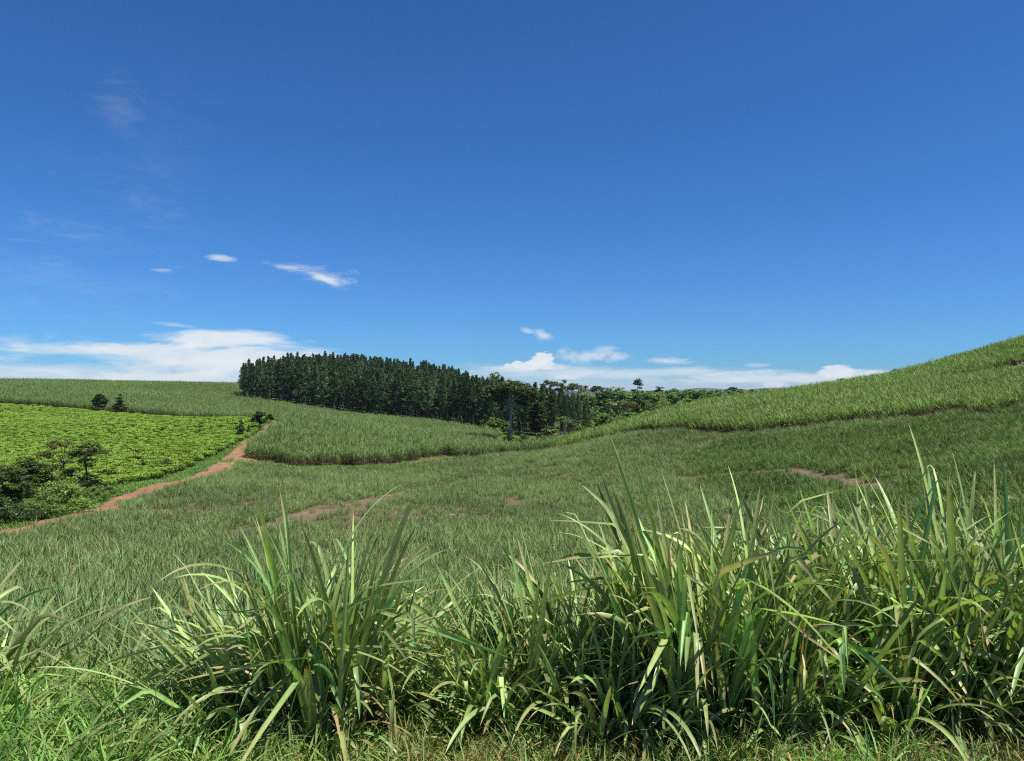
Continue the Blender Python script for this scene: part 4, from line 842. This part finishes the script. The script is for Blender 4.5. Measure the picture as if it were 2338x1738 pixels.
pines = [pine(500+k, 18, (.30, .36, .42, .34, .22, .4, .28)[k], (1.0, .8, 1.25, .9, 1.1, .7, 1.45)[k]) for k in range(7)]
PINE = poly([(556, 274), (700, 266), (800, 260), (900, 250), (1000, 240), (1130, 222), (1230, 217), (1330, 224), (1345, 250), (1330, 275), (1200, 290), (1080, 320), (1000, 350), (900, 362), (800, 362), (700, 340), (600, 310), (556, 295)])
x, y = grid_pts(PINE, 3.65, 61, .42)
sky_px = [540, 560, 620, 700, 760, 800, 860, 940, 1010, 1060, 1080, 1120, 1180, 1230, 1290, 1345]
sky_py = [842, 834, 818, 810, 808, 808, 814, 825, 832, 848, 862, 868, 884, 892, 902, 912]
pts = []
for xx, yy in zip(x, y):
    px = CX+xx/yy*F; z = gz(xx, yy); cap = zpy(np.interp(px, sky_px, sky_py)-7+22*r4.random()**1.3-(9 if r4.random() < .08 else 0), yy)-z
    h = min(14.5+3.5*r4.random(), cap)
    if h < 8: continue
    pts.append((yy, xx, z, h, px))
pts.sort()
# front edge row measure: distance behind the front line
rest = []; PN = []
for k, (yy, xx, z, h, px) in enumerate(pts):
    if k < 300:
        m_ = pines[r4.integers(0, 7)]; o = empty('pine_tree', (xx, yy, z), r4.random()*6.28); s = h/18; w_ = s*(.85+.45*r4.random()); o.scale = (w_, w_, s)
        fd = dist_line(PINE[:8], np.array([xx]), np.array([yy]))[0]
        if fd < 4.5: tag(o, 'dark pine at the front edge of the plantation with its lower trunk in view', 'pine', 'pines along the front edge of the plantation')
        else: tag(o, 'dark pine inside the plantation, only its pointed upper crown in view', 'pine', 'pines inside the plantation')
        PN.append((px, fd, o))
        link('trunk', m_[0], o); link('crown', m_[1], o)
    else: rest.append((xx, yy, h/18))
fr_p = sorted([q for q in PN if q[1] < 4.5], key=lambda q: q[0])
fr_p[0][2]['label'] = 'leftmost pine of the plantation, standing out against the sky at the corner'
fr_p[-1][2]['label'] = 'rightmost pine of the front edge, nearest the mixed wood'
third = len(fr_p)/3
for i_, q in enumerate(fr_p[1:-1]):
    w_ = ('left', 'middle', 'right')[min(2, int((i_+1)/third))]
    q[2]['label'] = 'dark pine on the front edge, '+w_+' stretch, its bare lower trunk in view'; q[2]['group'] = 'front edge pines, '+w_+' stretch'
in_p = [q for q in PN if q[1] >= 4.5]
for px_, fd_, o_ in in_p:
    w_ = 'left' if px_ < 760 else ('middle' if px_ < 1030 else 'right'); d_ = 'near the front edge' if fd_ < 16 else 'deep in the stand'
    o_['label'] = 'pine '+d_+', '+w_+' part of the plantation, crown only in view'; o_['group'] = 'inner pines, '+w_+' part, '+d_
print('pines', len(pts), 'forest', nF)
if rest:
    A2 = []
    both = []
    for k in range(7):
        t_, c_ = pines[k]; both.append(t_); 
    import bmesh
    srcs = []
    for k in range(7):
        bm = bmesh.new(); bm.from_mesh(pines[k][0]); n0 = len(bm.faces); bm.from_mesh(pines[k][1]); bm.faces.ensure_lookup_table()
        for i_ in range(n0, len(bm.faces)): bm.faces[i_].material_index = 1
        me = bpy.data.meshes.new('whole_pine'); bm.to_mesh(me); bm.free(); me.materials.append(MT['bark']); me.materials.append(MT['pine']); srcs.append(me)
    wp = proto_set('whole_pines', srcs); q = np.array(rest)
    scatter('pine_wood', q[:, 0], q[:, 1], wp, 7, .98, 1.04, 'back of the pine plantation, dark crowns making the hilltop skyline', tiltmax=.01, align=0, seed=31, zs=q[:, 2])

# ------------------------------------------------------------------ white car on the hill road
def box_mesh(name, verts, faces, mat, bevel=0.0, smooth=False):
    import bmesh
    bm = bmesh.new(); vs = [bm.verts.new(v) for v in verts]
    for f in faces: bm.faces.new([vs[i] for i in f])
    bmesh.ops.recalc_face_normals(bm, faces=bm.faces)
    if bevel: bmesh.ops.bevel(bm, geom=bm.edges[:], offset=bevel, segments=2, affect='EDGES')
    me = bpy.data.meshes.new(name); bm.to_mesh(me); bm.free(); me.materials.append(mat)
    if smooth: me.polygons.foreach_set('use_smooth', [True]*len(me.polygons))
    return me
def prism(prof, y0, y1, inset=0):
    n_ = len(prof); v = [(p[0], y0, p[1]) for p in prof]+[(p[0], y1, p[1]) for p in prof]
    f = [tuple(range(n_)), tuple(range(2*n_-1, n_-1, -1))]+[(i_, i_+n_, (i_+1) % n_+n_, (i_+1) % n_) for i_ in range(n_)]; return v, f
cxr, cyr = wx(2372, 117.2), 117.2
car = empty('white_car', (cxr, cyr, gz(cxr, cyr)+.1), R(-14)); tag(car, 'white car half hidden by cane on the hill road at the right edge', 'car')
link('body', box_mesh('car_body', *prism([(-2.15, .35), (-2.2, .75), (-2.05, .95), (-1.0, 1.02), (1.55, 1.04), (2.1, 1.0), (2.15, .4), (1.9, .28), (-1.9, .28)], -.85, .85), MT['paint'], .05), car)
rv, rf = prism([(-1.25, 1.0), (-.55, 1.5), (1.15, 1.53), (1.85, 1.02)], -.72, .72); rv = [(a_, b_*(.88 if c_ > 1.2 else 1), c_) for a_, b_, c_ in rv]
link('cabin', box_mesh('car_cabin', rv, rf, MT['paint'], .03), car)
for sy in (-1, 1):
    for a0, a1, b0, b1 in ((-1.0, -.42, -.02, -.02), (.05, .05, .85, .85), (.93, .93, 1.5, 1.12)):
        y0 = sy*.735; y1 = sy*.665; vv = [(a0, y0, 1.06), (b0, y0, 1.06), (b1, y1, 1.44), (a1, y1, 1.44)]
        vv = vv+[(a_, b_+sy*.012, c_) for a_, b_, c_ in vv]
        link('window', box_mesh('car_window', vv, [(0, 1, 2, 3), (4, 5, 6, 7), (0, 1, 5, 4), (1, 2, 6, 5), (2, 3, 7, 6), (3, 0, 4, 7)], MT['glass']), car)
    for wx_ in (-1.35, 1.35):
        tv, tf = tube([(wx_, sy*.68, .32), (wx_, sy*.72, .32), (wx_, sy*.86, .32), (wx_, sy*.88, .32)], [.2, .32, .32, .24], 20); w_ = link('wheel', mesh_data('car_wheel', tv, tf, MT['rubber'], None, True), car)
        tv, tf = tube([(wx_, sy*.84, .32), (wx_, sy*.87, .32), (wx_, sy*.872, .32)], [.21, .19, .01], 16); link('rim', mesh_data('car_rim', tv, tf, MT['metal'], None, True), w_)
vv = [(-1.24, -.66, 1.05), (-1.24, .66, 1.05), (-.62, .6, 1.46), (-.62, -.6, 1.46)]; vv = vv+[(a_-.03, b_, c_+.02) for a_, b_, c_ in vv]
link('windscreen', box_mesh('car_windscreen', vv, [(0, 1, 2, 3), (4, 5, 6, 7), (0, 1, 5, 4), (1, 2, 6, 5), (2, 3, 7, 6), (3, 0, 4, 7)], MT['glass']), car)
for sy in (-1, 1):
    vv, ff = prism([(-2.2, .66), (-2.23, .8), (-2.05, .86), (-2.02, .7)], sy*.82, sy*.5); link('headlight', box_mesh('car_headlight', vv, ff, MT['lamp'], .01), car)

# scraps of plastic lying in the thin cane
def scrap(px, Y, s, label):
    x = wx(px, Y); r = np.random.default_rng(int(px)); n_ = 7
    gx_, gy_ = np.meshgrid(np.linspace(-s, s, n_), np.linspace(-s*.7, s*.7, n_)); z = .22+.28*s*r.random(gx_.shape)+.2*gy_
    V_ = np.column_stack([gx_.ravel()+r.normal(size=49)*s*.06, gy_.ravel()+r.normal(size=49)*s*.06, z.ravel()]); i_ = np.arange(n_-1)[:, None]*n_; j_ = np.arange(n_-1)[None]
    Ff = np.stack([i_+j_, i_+j_+1, i_+n_+j_+1, i_+n_+j_], -1).reshape(-1, 4)
    o = link('plastic_scrap', mesh_data('plastic_scrap', V_, Ff, MT['plastic'])); o.location = (x, Y, gz(x, Y)); tag(o, label, 'litter', 'plastic scraps in the young cane'); return o
scrap(1033, 56, .16, 'larger crumpled pale blue plastic scrap in the thin young cane')
scrap(1005, 53.5, .11, 'smaller pale blue plastic scrap in the thin young cane')

# ------------------------------------------------------------------ air
hb = 14500
vb = [(-hb, -hb, -25), (hb, -hb, -25), (hb, hb, -25), (-hb, hb, -25), (-hb, -hb, 52), (hb, -hb, 52), (hb, hb, 52), (-hb, hb, 52)]
me = bpy.data.meshes.new('haze'); me.from_pydata(vb, [], [(0, 3, 2, 1), (4, 5, 6, 7), (0, 1, 5, 4), (1, 2, 6, 5), (2, 3, 7, 6), (3, 0, 4, 7)])
hm = bpy.data.materials.new('air'); hm.use_nodes = True; t = hm.node_tree; t.nodes.clear(); o_ = t.nodes.new('ShaderNodeOutputMaterial'); pv = t.nodes.new('ShaderNodeVolumePrincipled')
pv.inputs['Color'].default_value = (.80, .88, 1, 1); pv.inputs['Density'].default_value = 0.00005; pv.inputs['Anisotropy'].default_value = 0.0
t.links.new(pv.outputs[0], o_.inputs['Volume']); me.materials.append(hm)
HAZE = True
if HAZE: tag(link('haze', me), kind='stuff')
